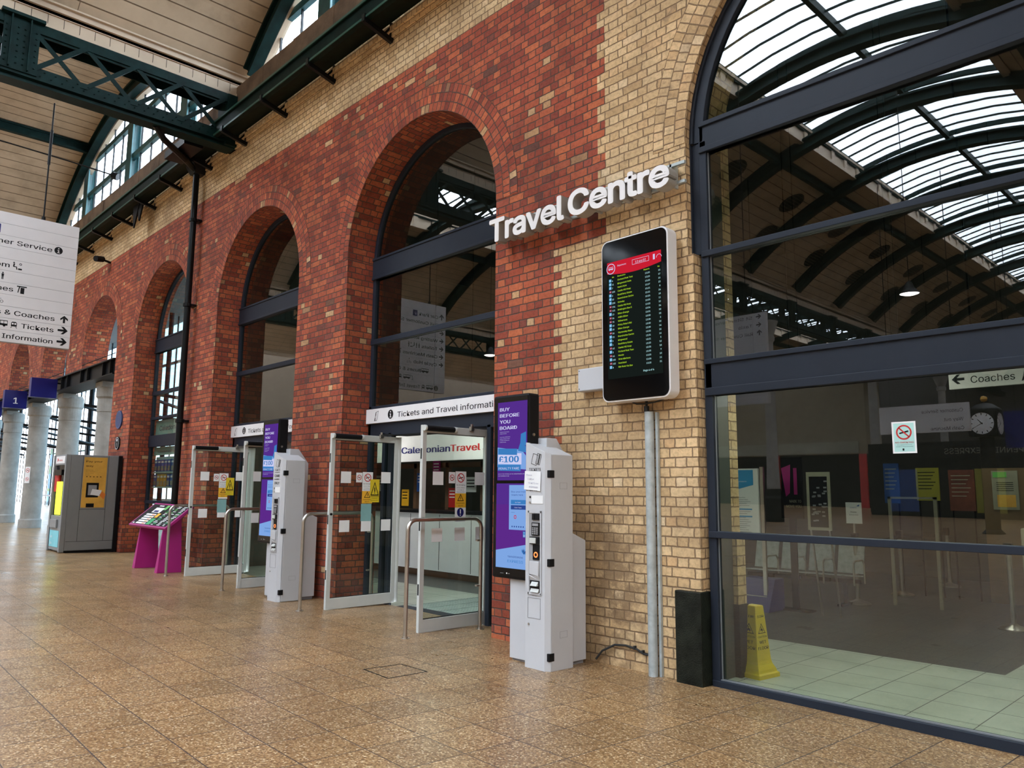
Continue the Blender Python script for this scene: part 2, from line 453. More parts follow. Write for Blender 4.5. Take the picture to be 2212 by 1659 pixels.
# ------------------------------------------------------------------ the arched brick wall
YF, YB = 5.80, 6.42
ARC = [(-1.755,2.0,4.80),(-7.93,1.60,4.95),(-12.53,1.56,4.95),(-17.0,1.55,4.95),(-21.35,1.42,5.09),(-25.75,1.42,5.09),(-30.15,1.42,5.09),(-34.55,1.42,5.09)]
ZT = 8.30
b = MB(); NS = 28
xr = 9.0
for c, r, z0 in ARC:
    b.m = 0
    # pier to the right of this arch
    x0, x1 = c+r, xr
    ZB = -.3 if c > -22 else 4.72
    b.face([(x0,YF,ZB),(x1,YF,ZB),(x1,YF,z0),(x0,YF,z0)], [(x0,ZB),(x1,ZB),(x1,z0),(x0,z0)])
    b.face([(x0,YF,z0),(x1,YF,z0),(x1,YF,ZT),(x0,YF,ZT)], [(x0,z0),(x1,z0),(x1,ZT),(x0,ZT)])
    b.m = 3; b.face([(x1,YB,ZB),(x0,YB,ZB),(x0,YB,ZT),(x1,YB,ZT)])
    pts = [(c+r*math.cos(PI*k/NS), z0+r*math.sin(PI*k/NS)) for k in range(NS+1)]
    for k in range(NS):
        (xa, za), (xb, zb) = pts[k], pts[k+1]
        b.m = 0
        b.face([(xb,YF,zb),(xa,YF,za),(xa,YF,ZT),(xb,YF,ZT)], [(xb,zb),(xa,za),(xa,ZT),(xb,ZT)])
        b.m = 3; b.face([(xa,YB,za),(xb,YB,zb),(xb,YB,ZT),(xa,YB,ZT)])
        sa_, sb_ = r*PI*k/NS, r*PI*(k+1)/NS
        b.m = 2 if c > -3 else 1
        b.face([(xa,YF,za),(xb,YF,zb),(xb,YB,zb),(xa,YB,za)], [(YF,sa_),(YF,sb_),(YB,sb_),(YB,sa_)])
    if ZB > 0: b.m = 3; b.face([(x0,YF,ZB),(x0,YB,ZB),(x1,YB,ZB),(x1,YF,ZB)])
    for xx, s in ((c-r,1),(c+r,-1)):
        zb_ = 4.72 if (c < -22 or (c < -21 and s > 0)) else -.3
        b.m = 2 if c > -3 else 1
        f = [(xx,YF,zb_),(xx,YB,zb_),(xx,YB,z0),(xx,YF,z0)]
        u = [(YF,zb_),(YB,zb_),(YB,z0),(YF,z0)]
        if s > 0: b.face(f, u)
        else: b.face(list(reversed(f)), list(reversed(u)))
    xr = c-r
b.m = 0
b.face([(-60,YF,4.72),(xr,YF,4.72),(xr,YF,ZT),(-60,YF,ZT)], [(-60,4.72),(xr,4.72),(xr,ZT),(-60,ZT)])
b.m = 0; b.box(-60,9,YF,YB,ZT-.001,ZT)
# narrower lower reveal of the wide opening, with its ledge
b.m = 2
b.face([(-3.755,YF,-.3),(-3.70,YF,-.3),(-3.70,YF,3.73),(-3.755,YF,3.73)], [(-3.755,-.3),(-3.70,-.3),(-3.70,3.73),(-3.755,3.73)])
b.face([(-3.70,YF,-.3),(-3.70,YB,-.3),(-3.70,YB,3.73),(-3.70,YF,3.73)], [(YF,-.3),(YB,-.3),(YB,3.73),(YF,3.73)])
b.face([(-3.755,YF,3.73),(-3.70,YF,3.73),(-3.70,YB,3.73),(-3.755,YB,3.73)])
# corbel courses under the gutter
b.m = 4
b.box(-60,9,5.765,5.81,7.98,8.05); b.box(-60,9,5.735,5.81,8.05,8.14)
wall = struct(b.build('wall_front', [M['brick'], M['brick_red'], M['brick_yel'], M['dkwall'], M['brick_yel']]))
# voussoir rings
for c, r, z0 in ARC[:7]:
    b = MB(); n = 48; yy = YF-.006
    for j in range(3):
        ra, rb = r+.12*j, r+.12*(j+1); rm = (ra+rb)/2
        for k in range(n):
            A, B = PI*k/n, PI*(k+1)/n
            P = lambda q, a, y: (c+q*math.cos(a), y, z0+q*math.sin(a))
            o = j*7.3
            b.face([P(rb,A,yy),P(ra,A,yy),P(ra,B,yy),P(rb,B,yy)], [(.12*(j+1),rm*A+o),(.12*j,rm*A+o),(.12*j,rm*B+o),(.12*(j+1),rm*B+o)])
    for rr_, sg in ((r,1),(r+.36,-1)):
        for k in range(n):
            A, B = PI*k/n, PI*(k+1)/n
            P = lambda q, a, y: (c+q*math.cos(a), y, z0+q*math.sin(a))
            b.face([P(rr_,A,yy),P(rr_,B,yy),P(rr_,B,YF+.01),P(rr_,A,YF+.01)], [(0,rr_*A),(0,rr_*B),(.06,rr_*B),(.06,rr_*A)])
    struct(b.build('trim_arch_ring', M['ring_yel'] if c > -3 else M['ring_red']))
# black plinth at the corner of the yellow pier
b = MB(); b.box(-3.93,-3.672,5.735,5.90,-.05,.765)
struct(b.build('trim_plinth', M['plinth'], bevel=.008))
# inner return of the pier seen through the wide window
b = MB(); b.m = 0
b.face([(-3.70,6.40,.62),(-3.68,6.40,.62),(-3.68,6.40,1.2),(-3.70,6.40,1.2)])
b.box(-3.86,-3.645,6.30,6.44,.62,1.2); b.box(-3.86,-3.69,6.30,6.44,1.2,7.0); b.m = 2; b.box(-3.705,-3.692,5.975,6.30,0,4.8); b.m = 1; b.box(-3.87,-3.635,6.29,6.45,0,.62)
struct(b.build('wall_pier_return', [M['brick_yel'], M['plinth'], plain('reveal_shade', (.05,.06,.05), .6)]))  # dark sheet added over the brick reveal, its shade put into the colour
# parapet stone and the brick behind the gutter
b = MB(); 
x = -60.0
while x < 9:
    w = 1.35 if int(x*7) % 3 else 1.1
    b.box(x+.006, min(x+w,9)-.006, 5.72+(.012 if int(x*3) % 2 else 0), 6.30, 8.74, 9.22)
    b.box(x, min(x+w,9), 5.76, 6.3, 8.29, 8.745); x += w
struct(b.build('trim_parapet', M['stonebr'], bevel=.01))

# ------------------------------------------------------------------ window frames and glass
def arch_frame(b, c, r, z0, y0, y1, t, n=40):
    for k in range(n):
        A, B = PI*k/n, PI*(k+1)/n
        P = lambda q, a, y: (c+q*math.cos(a), y, z0+q*math.sin(a))
        ri = r-t
        b.face([P(r,A,y0),P(ri,A,y0),P(ri,B,y0),P(r,B,y0)]); b.face([P(ri,A,y1),P(r,A,y1),P(r,B,y1),P(ri,B,y1)])
        b.face([P(ri,A,y0),P(ri,A,y1),P(ri,B,y1),P(ri,B,y0)]); b.face([P(r,A,y1),P(r,A,y0),P(r,B,y0),P(r,B,y1)])
def pane(b, x0, x1, y, z0, z1, t=.012):
    b.box(x0, x1, y, y+t, z0, z1)
def arch_pane(b, c, r, z0, zb, y, t=.012, n=32):
    # part of a disc above zb, with straight sides when zb < z0
    pts = []
    if zb >= z0:
        a0 = math.asin((zb-z0)/r)
    else:
        a0 = 0; pts.append((c+r, zb))
    pts += [(c+r*math.cos(a0+(PI-2*a0)*k/n), z0+r*math.sin(a0+(PI-2*a0)*k/n)) for k in range(n+1)]
    if zb < z0: pts.append((c-r, zb))
    b.prism([(x, z) for x, z in pts], 'y', y, y+t)

def small_window(idx, c, r, z0, door):
    root = thing('window_%d' % idx, (c, 6.27, 0), '', 'window'); del root['label']; del root['category']; struct(root)
    y0, y1 = 6.25, 6.33; b = MB(); ro = r+.02
    arch_frame(b, c, ro, z0, y0, y1, .085)
    for s in (-1,1): b.box(c+s*ro, c+s*(ro-.085), y0, y1, .0, z0)
    b.box(c-ro, c+ro, y0-.015, y1, 4.70, 5.03); b.box(c-ro, c+ro, y0-.03, y1, 4.70, 4.735); b.box(c-ro, c+ro, y0-.03, y1, 4.995, 5.03)
    b.box(c-ro, c+ro, y0-.01, y1, 3.715, 3.795)
    if door:
        b.box(c-ro, c+ro, y0, y1, 2.72, 2.80); b.box(c-ro, c+ro, y0, y1+.1, 2.36, 2.56)
        for xx in (c-1.20, c-1.05, c+1.02, c+1.2): b.box(xx-.035, xx+.035, y0, y1, 0, 2.4)
        b.box(c-1.05, c+1.05, 6.34, 6.55, 2.36, 2.5)
        b.box(c-1.05, c+1.05, 6.25, 6.6, 0, .012)
    else:
        b.box(c-ro, c+ro, y0-.01, y1, 3.14, 3.2); b.box(c-ro, c+ro, y0-.02, y1, 2.52, 2.78)
        b.box(c-ro, c+ro, y0-.01, y1, 1.25, 1.32); b.box(c-ro, c+ro, y0, y1, .1, .22)
    b.build('frame', M['frame'], root, bevel=.006)
    g = MB(); yg = 6.285; ri = ro-.07
    arch_pane(g, c, ri, z0, 5.03, yg)
    pane(g, c-ri, c+ri, yg, 3.795, 4.70); 
    if door:
        pane(g, c-ri, c+ri, yg, 2.80, 3.715)
        for xa, xb in ((c-ri,c-1.235),(c-1.165,c-1.085),(c+1.055,c+1.165),(c+1.235,c+ri)): pane(g, xa, xb, yg, .0, 2.36)
    else:
        pane(g, c-ri, c+ri, yg, 3.2, 3.715); pane(g, c-ri, c+ri, yg, 2.78, 3.14); pane(g, c-ri, c+ri, yg, 1.32, 2.52); pane(g, c-ri, c+ri, yg, .22, 1.25)
    g.build('glass_panes', M['glass'], root)
    return root
small_window(2, *ARC[1], True); small_window(3, *ARC[2], True); small_window(4, *ARC[3], False)

# wide window
root = thing('window_1', (-1.755,5.92,0), '', ''); del root['label']; del root['category']; struct(root)
c, r, z0 = ARC[0]; b = MB(); y0, y1 = 5.885, 5.97
XL, XR = -3.672, .19
b.box(XL, XL+.075, y0, y1, -.06, 4.8); b.box(XR-.075, XR, y0, y1, -.06, 4.8)
b.box(-3.765, XL, y0+.01, y1, 3.735, 4.8); b.box(-3.765, -3.745, y0-.02, y1, 3.735, 4.8)
b.box(XR, .26, y0+.01, y1, -.06, 4.8)
arch_frame(b, c, 2.01, z0, y0, y1, .14); arch_frame(b, c, 2.01, z0, y0-.025, y1, .045)
for za, zb, dy in ((-.06,.05,.02),(1.216,1.272,.02),(2.44,2.764,0),(2.44,2.51,.02),(2.72,2.764,.02),(3.70,3.754,.02),(4.686,4.98,0),(4.686,4.741,.02),(4.936,4.98,.02)):
    b.box(XL+.01, XR, y0-dy, y1, za, zb)
b.build('frame', M['frame'], root, bevel=.005)
g = MB(); yg = 5.925
for za, zb in ((.05,1.216),(1.272,2.44),(2.764,3.70),(3.754,4.686)): pane(g, XL+.06, XR-.06, yg, za, zb)
arch_pane(g, c, 1.89, z0, 4.98, yg)
g.build('glass_panes', M['glass'], root)
# pale beading inside the frame
g = MB()
for za, zb in ((.05,1.216),(1.272,2.44),(2.764,3.70),(3.754,4.686)): g.box(XL+.075, XL+.083, yg-.012, yg-.002, za, zb)
g.box(XL+.075, XR-.075, yg-.03, yg-.002, .05, .058)
g.build('beading', plain('bead_grey', (.16,.17,.18), .5), root)

# ------------------------------------------------------------------ roof of the train shed
RC, ZC = 9.9, 12.1-9.9; HW = 6.9; SK = 2.6
CEN = [-34.5,-20.7,-6.9,6.9]
YN, YFAR = 5.95, -46.0
def zr(d, dr=0): return ZC+math.sqrt((RC+dr)**2-d*d)
b = MB(); b2 = MB()
for cx in CEN:
    for sd in (-1,1):
        n = 10; ds = [SK+(HW-.12-SK)*k/n for k in range(n+1)]
        for k in range(n):
            d0, d1 = ds[k]*sd, ds[k+1]*sd
            u0, u1 = RC*math.asin(d0/RC), RC*math.asin(d1/RC)
            q = [(cx+d0,YN,zr(d0)),(cx+d1,YN,zr(d1)),(cx+d1,YFAR,zr(d1)),(cx+d0,YFAR,zr(d0))]
            b.face(q, [(u0,YN),(u1,YN),(u1,YFAR),(u0,YFAR)])
            q2 = [(x,y,z+.16) for x,y,z in q]; b.face(list(reversed(q2)), [(0,0)]*4)
        # moulded cornice and panelled upstand above the valley
        e = cx+sd*(HW-.12); zz = zr(HW-.12)
        b2.box(e, e-sd*.10, YN, YFAR, zz-.10, zz+.04)
        b2.box(e, e-sd*.05, YN, YFAR, zz-.16, zz-.10)
        b2.box(e, e-sd*.16, YN, YFAR, zz-.01, zz+.02)
        # upstand below the glazing
        e = cx+sd*SK; zz = zr(SK); YS = 1.6
        b2.box(e, e+sd*.06, YS, YFAR, zz-.02, zz+.5); b2.box(e-sd*.08, e+sd*.1, YS, YFAR, zz-.08, zz+.04)
        b2.box(e-sd*.08, e+sd*.1, YS, YFAR, zz+.42, zz+.5)
        y = YS-.6
        while y > YFAR: b2.box(e-sd*.05, e, y-.1, y+.1, zz, zz+.45); y -= .92
for cx in CEN:      # the bay against the wall is boarded right over the crown
    for k in range(8):
        d0, d1 = -SK+2*SK*k/8, -SK+2*SK*(k+1)/8
        u0, u1 = RC*math.asin(d0/RC), RC*math.asin(d1/RC)
        q = [(cx+d0,YN,zr(d0)),(cx+d1,YN,zr(d1)),(cx+d1,1.6,zr(d1)),(cx+d0,1.6,zr(d0))]
        b.face(q, [(u0,YN),(u1,YN),(u1,1.6),(u0,1.6)]); b.face([(x,y,z+.16) for x,y,z in reversed(q)], [(0,0)]*4)
    b.face([(cx-SK,1.6,zr(SK)-.05),(cx+SK,1.6,zr(SK)-.05),(cx+SK,1.6,12.7),(cx-SK,1.6,12.7)], [(0,0)]*4)
struct(b.build('ceiling', M['boards']))
struct(b2.build('trim_cornice', M['cream']))
# box fascia with square panels over each valley
for vx in [-27.6,-13.8,0.0]:
    b = MB(); m2 = .0
    b.m = 0
    for sd in (-1,1):
        e = vx+sd*.12
        zt = zr(HW-.12)-.10
        b.box(e, e+sd*.02, YN, YFAR, 9.02, zt)
        b.box(e, e+sd*.05, YN, YFAR, 9.02, 9.075); b.box(e, e+sd*.05, YN, YFAR, zt-.05, zt)
        b.m = 1
        y = YN-.35
        while y > -20:
            b.box(e+sd*.02, e+sd*.0215, y-.004, y+.004, 9.075, zt-.05); y -= .235
        b.m = 0
    b.box(vx-.12, vx+.12, YN, YFAR, 9.0, 9.02)
    struct(b.build('trim_valley_fascia', [M['cream'], M['mblack']]))
# skylight: bars, purlins, panes
for cx in CEN:
    root = thing('skylight', (cx,-20,12), 'long glazed skylight along the crown of the roof bay', 'skylight', 'skylights'); 
    bars = MB(); gl = MB(); ds = [SK*(k/5-1) for k in range(11)]
    y = 1.6; i = 0
    while y > YFAR:
        for k in range(10):
            z_a, z_b = zr(ds[k])+.5, zr(ds[k+1])+.5
            if i % 6 == 0: bars.bar((cx+ds[k],y,z_a),(cx+ds[k+1],y,z_b),.07,.14)
            elif k % 2 == 0: bars.bar((cx+ds[k],y,z_a),(cx+ds[k+2],y,zr(ds[k+2])+.5),.03,.05)
        y -= .62; i += 1
    for k in (0,5,10): bars.box(cx+ds[k]-.06, cx+ds[k]+.06, 1.6, YFAR, zr(ds[k])+.36, zr(ds[k])+.56)
    bars.build('glazing_bars', M['green'], root)
    for k in range(10):
        a0, a1 = ds[k], ds[k+1]
        q = [(cx+a0,1.6,zr(a0)+.58),(cx+a1,1.6,zr(a1)+.58),(cx+a1,YFAR,zr(a1)+.58),(cx+a0,YFAR,zr(a0)+.58)]
        gl.face(q)
    gl.build('glass_panes', M['sky_glass'], root)
    root['label'] = {-34.5:'long glazed skylight over the furthest left roof bay', -20.7:'long glazed skylight over the left roof bay, beyond the lattice girder', -6.9:'long glazed skylight over the near roof bay, reflected in the wide window', 6.9:'long glazed skylight over the right-hand roof bay'}[cx]
# arched ribs
ribs = [2.2-3.7*k for k in range(0,13)]
proto = {}
for yi, ry in enumerate([5.86]+ribs):
    for cx in (-20.7,-6.9,6.9):
        key = 'w' if yi == 0 else 'r'
        b = MB(); n = 28; w = .15
        if (key) not in proto:
            root = thing('arched_rib', (0,0,0), 'x', 'roof rib', 'arched iron ribs of the roof')
            a0 = math.asin((HW-.30)/RC)
            if key == 'w': w = .10
            for (ra, rb, ww) in ((RC-.34,RC-.29,w),(RC-.29,RC-.06,.03),(RC-.06,RC-.005,w)):
                for k in range(n):
                    A, B = -a0+2*a0*k/n, -a0+2*a0*(k+1)/n
                    P = lambda q, a, yy: (q*math.sin(a), yy, ZC+q*math.cos(a))
                    b.hexa([P(ra,A,-ww),P(ra,B,-ww),P(ra,B,ww),P(ra,A,ww),P(rb,A,-ww),P(rb,B,-ww),P(rb,B,ww),P(rb,A,ww)])
            b.build('rib', M['green'], root)
            proto[key] = root; o = root
        else:
            o = copy_tree(proto[key])
        o.location = (cx, ry, 0)
        bay = {-20.7:'left', -6.9:'near', 6.9:'right-hand'}[cx]
        o['label'] = ('dark iron arched rib framing the half-round window of the %s bay' % bay) if yi == 0 else \
            ('dark green arched rib of the %s roof bay, number %d out from the brick wall' % (bay, yi))
# purlins
for cx, nm in ((-20.7,'left'),(-6.9,'near')):
    for sd in (-1,1):
        b = MB(); d = 3.3; z = zr(d)
        b.box(cx+sd*d-.07, cx+sd*d+.07, 5.85, YFAR, z-.27, z-.22); b.box(cx+sd*d-.07, cx+sd*d+.07, 5.85, YFAR, z-.05, z); b.box(cx+sd*d-.015, cx+sd*d+.015, 5.85, YFAR, z-.24, z-.02)
        tag(b.build('roof_purlin', M['green']), 'green iron purlin along the %s side of the %s roof bay' % ('left' if sd < 0 else 'right', nm), 'purlin', 'roof purlins')

# lunette windows in the wall plane
for cx, nm in ((-20.7,'left'),(-6.9,'near')):
    root = thing('lunette_window', (cx,6.05,9.2), 'tall half-round window with teal posts above the parapet at the %s roof bay' % nm, 'window', 'half-round windows above the brick wall')
    b = MB()
    for dx in (-4.0,-.15,3.6):
        b.box(cx+dx-.20, cx+dx+.20, 5.98, 6.02, 9.2, zr(dx)-.1); b.box(cx+dx-.02, cx+dx+.02, 6.02, 6.2, 9.2, zr(dx)-.1); b.box(cx+dx-.2, cx+dx+.2, 6.18, 6.22, 9.2, zr(dx)-.1)
    b.build('posts', M['teal'], root, bevel=.004)
    b = MB()
    for zz in (10.2,11.2):
        hw = math.sqrt(max(0,RC**2-(zz-ZC)**2)); b.box(cx-hw, cx+hw, 6.03, 6.13, zz-.07, zz+.07)
    b.build('transoms', M['teal'], root)
    b = MB(); d = -HW+.4
    while d < HW:
        b.box(cx+d-.016, cx+d+.016, 6.06, 6.10, 9.2, zr(d)-.05); d += .78
    b.build('glazing_bars', M['pipe'], root)
    b = MB(); n = 30
    for k in range(n):
        a0, a1 = -HW+2*HW*k/n, -HW+2*HW*(k+1)/n
        b.hexa([(cx+a0,5.99,zr(a0)-.36),(cx+a1,5.99,zr(a1)-.36),(cx+a1,6.12,zr(a1)-.36),(cx+a0,6.12,zr(a0)-.36),(cx+a0,5.99,zr(a0)-.02),(cx+a1,5.99,zr(a1)-.02),(cx+a1,6.12,zr(a1)-.02),(cx+a0,6.12,zr(a0)-.02)])
    b.build('outer_frame', M['cream'], root)
    b = MB()
    pts = [(cx-HW+2*HW*k/n, zr(-HW+2*HW*k/n)-.1) for k in range(n+1)]
    b.prism([(cx-HW,9.15),(cx+HW,9.15)]+list(reversed(pts)), 'y', 6.075, 6.083)
    b.build('glass_panes', M['sky_glass'], root)

# lattice girders in the valleys
def girder(vx, label):
    root = thing('lattice_girder', (vx,5.8,8.0), label, 'girder', 'lattice girders in the roof valleys')
    b = MB()
    b.box(vx-.20, vx+.20, 5.85, YFAR, 8.97, 9.0); b.box(vx-.20, vx-.17, 5.85, YFAR, 8.84, 8.97); b.box(vx+.17, vx+.20, 5.85, YFAR, 8.84, 8.97)
    b.box(vx+.15, vx+.17, 5.85, YFAR, 8.80, 8.97); b.box(vx-.17, vx-.15, 5.85, YFAR, 8.80, 8.97)
    b.build('top_chord', M['green'], root)
    b = MB()
    b.box(vx-.20, vx+.20, 5.85, YFAR, 8.05, 8.075)
    for s in (-1,1): b.box(vx+s*.17, vx+s*.19, 5.85, YFAR, 8.05, 8.26)
    b.box(vx-.14, vx+.14, 5.85, YFAR, 7.98, 8.03)
    y = 5.7
    while y > -6:
        for s in (-1,1):
            for zz in (8.12,8.20): b.lathe([(0,0),(.014,0),(.014,.006),(0,.008)], (vx+s*.205, y+(.06 if zz > 8.15 else 0), zz), 5)
        y -= .16
    b.build('bottom_chord', M['green'], root)
    b = MB(); pitch = .79; k = 0; y = 5.50
    while y > YFAR+1:
        for s in (1,):
            xx = vx+s*.18
            b.bar((xx,y,8.14),(xx,y-pitch,8.88),.012,.10,up=(1,0,0)) if False else None
            b.hexa([(xx-.008,y-.05,8.16),(xx+.008,y-.05,8.16),(xx+.008,y+.06,8.16),(xx-.008,y+.06,8.16),(xx-.008,y-pitch-.05,8.88),(xx+.008,y-pitch-.05,8.88),(xx+.008,y-pitch+.06,8.88),(xx-.008,y-pitch+.06,8.88)])
            b.hexa([(xx+s*.016-.008,y-pitch-.05,8.16),(xx+s*.016+.008,y-pitch-.05,8.16),(xx+s*.016+.008,y-pitch+.06,8.16),(xx+s*.016-.008,y-pitch+.06,8.16),(xx+s*.016-.008,y-.05,8.88),(xx+s*.016+.008,y-.05,8.88),(xx+s*.016+.008,y+.06,8.88),(xx+s*.016-.008,y+.06,8.88)])
        y -= pitch; k += 1
    b.build('lattice_braces', M['green'], root)
    b = MB()
    for py in ribs:
        for s in (-1,1):
            b.box(vx+s*.19, vx+s*.215, py-.25, py+.25, 8.10, 8.95)
            for yy in (-.16,.10): b.box(vx+s*.215, vx+s*.28, py+yy, py+yy+.02, 8.12, 9.02)
            if py > -3:
                for yy in (-.21,-.05,.04,.2):
                    for q in range(7): b.lathe([(0,0),(.016,0),(.016,.012),(0,.02)], (vx+s*.222, py+yy, 8.2+q*.1), 5)
        b.box(vx-.3, vx+.3, py-.3, py+.3, 8.98, 9.03)
    b.build('posts', M['green'], root)
    # wall bracket end
    b = MB(); b.box(vx-.22, vx+.22, 5.55, 5.85, 8.0, 9.0); b.build('wall_shoe', M['green'], root)
girder(-13.8, 'dark green riveted lattice girder crossing the upper left to the brick wall')
girder(0.0, 'dark green lattice girder in the roof valley overhead, right of the near bay')
girder(-27.6, 'dark green lattice girder in the furthest left roof valley')

# trough gutter along the wall
root = thing('gutter', (-15,5.5,8.1), 'long black-green iron trough gutter bracketed to the top of the brick wall', 'gutter')
b = MB()
b.box(-60,9,5.36,5.385,8.08,8.34); b.box(-60,9,5.33,5.40,8.34,8.365); b.box(-60,9,5.33,5.40,8.07,8.095)
b.hexa([(-60,5.385,8.08),(9,5.385,8.08),(9,5.76,8.20),(-60,5.76,8.20),(-60,5.385,8.11),(9,5.385,8.11),(9,5.76,8.23),(-60,5.76,8.23)])
b.build('trough', M['gutter'], root)
b = MB(); b.box(-60,9,5.32,5.335,8.075,8.11); b.box(-60,9,5.32,5.335,8.335,8.372); b.build('lips', plain('gutter_lip', (.012,.06,.043), .4), root)
for k in range(18):
    x = -8.56-1.55*k if k < 14 else -8.56+1.55*(k-13)
    b = MB()
    b.bar((x,5.33,8.05),(x,5.79,7.93),.06,.07); b.bar((x,5.78,7.95),(x,5.78,8.2),.05,.04); b.box(x-.035,x+.035,5.30,5.34,8.03,8.13)
    b.bar((x,5.66,8.0),(x,5.78,8.16),.03,.03)
    b.build('bracket', M['pipe'], root)
# hopper and drainpipe
root = thing('drainpipe', (-15.2,5.68,0), 'black cast-iron drainpipe running down the red brick pier between two arches', 'pipe')
b = MB(); b.tube([(-15.2,5.66,8.0),(-15.2,5.66,6.0),(-15.2,5.66,4.2),(-15.2,5.66,2.7),(-15.2,5.66,fz(-15.2,5.66))], .062, 12); dp = b.build('pipe', M['pipe'], root, smooth=True)
for z in (6.9,5.15,2.85,.4):
    b = MB(); b.lathe([(.062,0),(.085,.01),(.085,.07),(.062,.08)], (-15.2,5.66,z), 12); b.box(-15.3,-15.1,5.70,5.80,z+.02,z+.06); b.build('collar', M['pipe'], dp)
b = MB(); b.hexa([(-15.32,5.58,7.9),(-15.08,5.58,7.9),(-15.08,5.78,7.9),(-15.32,5.78,7.9),(-15.45,5.5,8.15),(-14.95,5.5,8.15),(-14.95,5.8,8.15),(-15.45,5.8,8.15)]); b.build('hopper', M['pipe'], root)
b = MB(); b.tube([(-13.75,4.35,8.0),(-13.9,4.55,7.86),(-14.6,5.2,7.9),(-15.2,5.62,8.0)], .06, 8); b.box(-15.0,-14.0,4.95,5.3,7.95,8.1); b.build('cross_pipe', M['pipe'], root)

# ------------------------------------------------------------------ entrance doors
def no_smoke(b, o, u, v, r, mr, mk):
    n = Vector(u).cross(Vector(v)).normalized()*.0004
    o = Vector(o); u = Vector(u); v = Vector(v)
    b.m = mk
    a = (u+v*.25).normalized(); c = (v-u*.25).normalized()
    b.face([o+n-a*r*.6-c*r*.1, o+n+a*r*.6-c*r*.1, o+n+a*r*.6+c*r*.1, o+n-a*r*.6+c*r*.1])
    b.m = mr
    b.disc(o+n*2, u, v, r, 24, r*.8)
    a = (u-v).normalized(); c = (u+v).normalized()
    b.face([o+n*2-a*r*.9-c*r*.09, o+n*2+a*r*.9-c*r*.09, o+n*2+a*r*.9+c*r*.09, o+n*2-a*r*.9+c*r*.09])
def quad(b, o, u, v, x0, x1, z0, z1, d=0):
    o = Vector(o); u = Vector(u); v = Vector(v); n = u.cross(v)*d
    b.face([o+n+u*x0+v*z0, o+n+u*x1+v*z0, o+n+u*x1+v*z1, o+n+u*x0+v*z1])
def tri(b, o, u, v, cx, z0, w, h, d=0):
    o = Vector(o); u = Vector(u); v = Vector(v); n = u.cross(v)*d
    b.face([o+n+u*(cx-w/2)+v*z0, o+n+u*(cx+w/2)+v*z0, o+n+u*cx+v*(z0+h)])
SM = [M['paper'], M['mblack'], M['red'], M['amber'], M['yellow'], M['navy']]
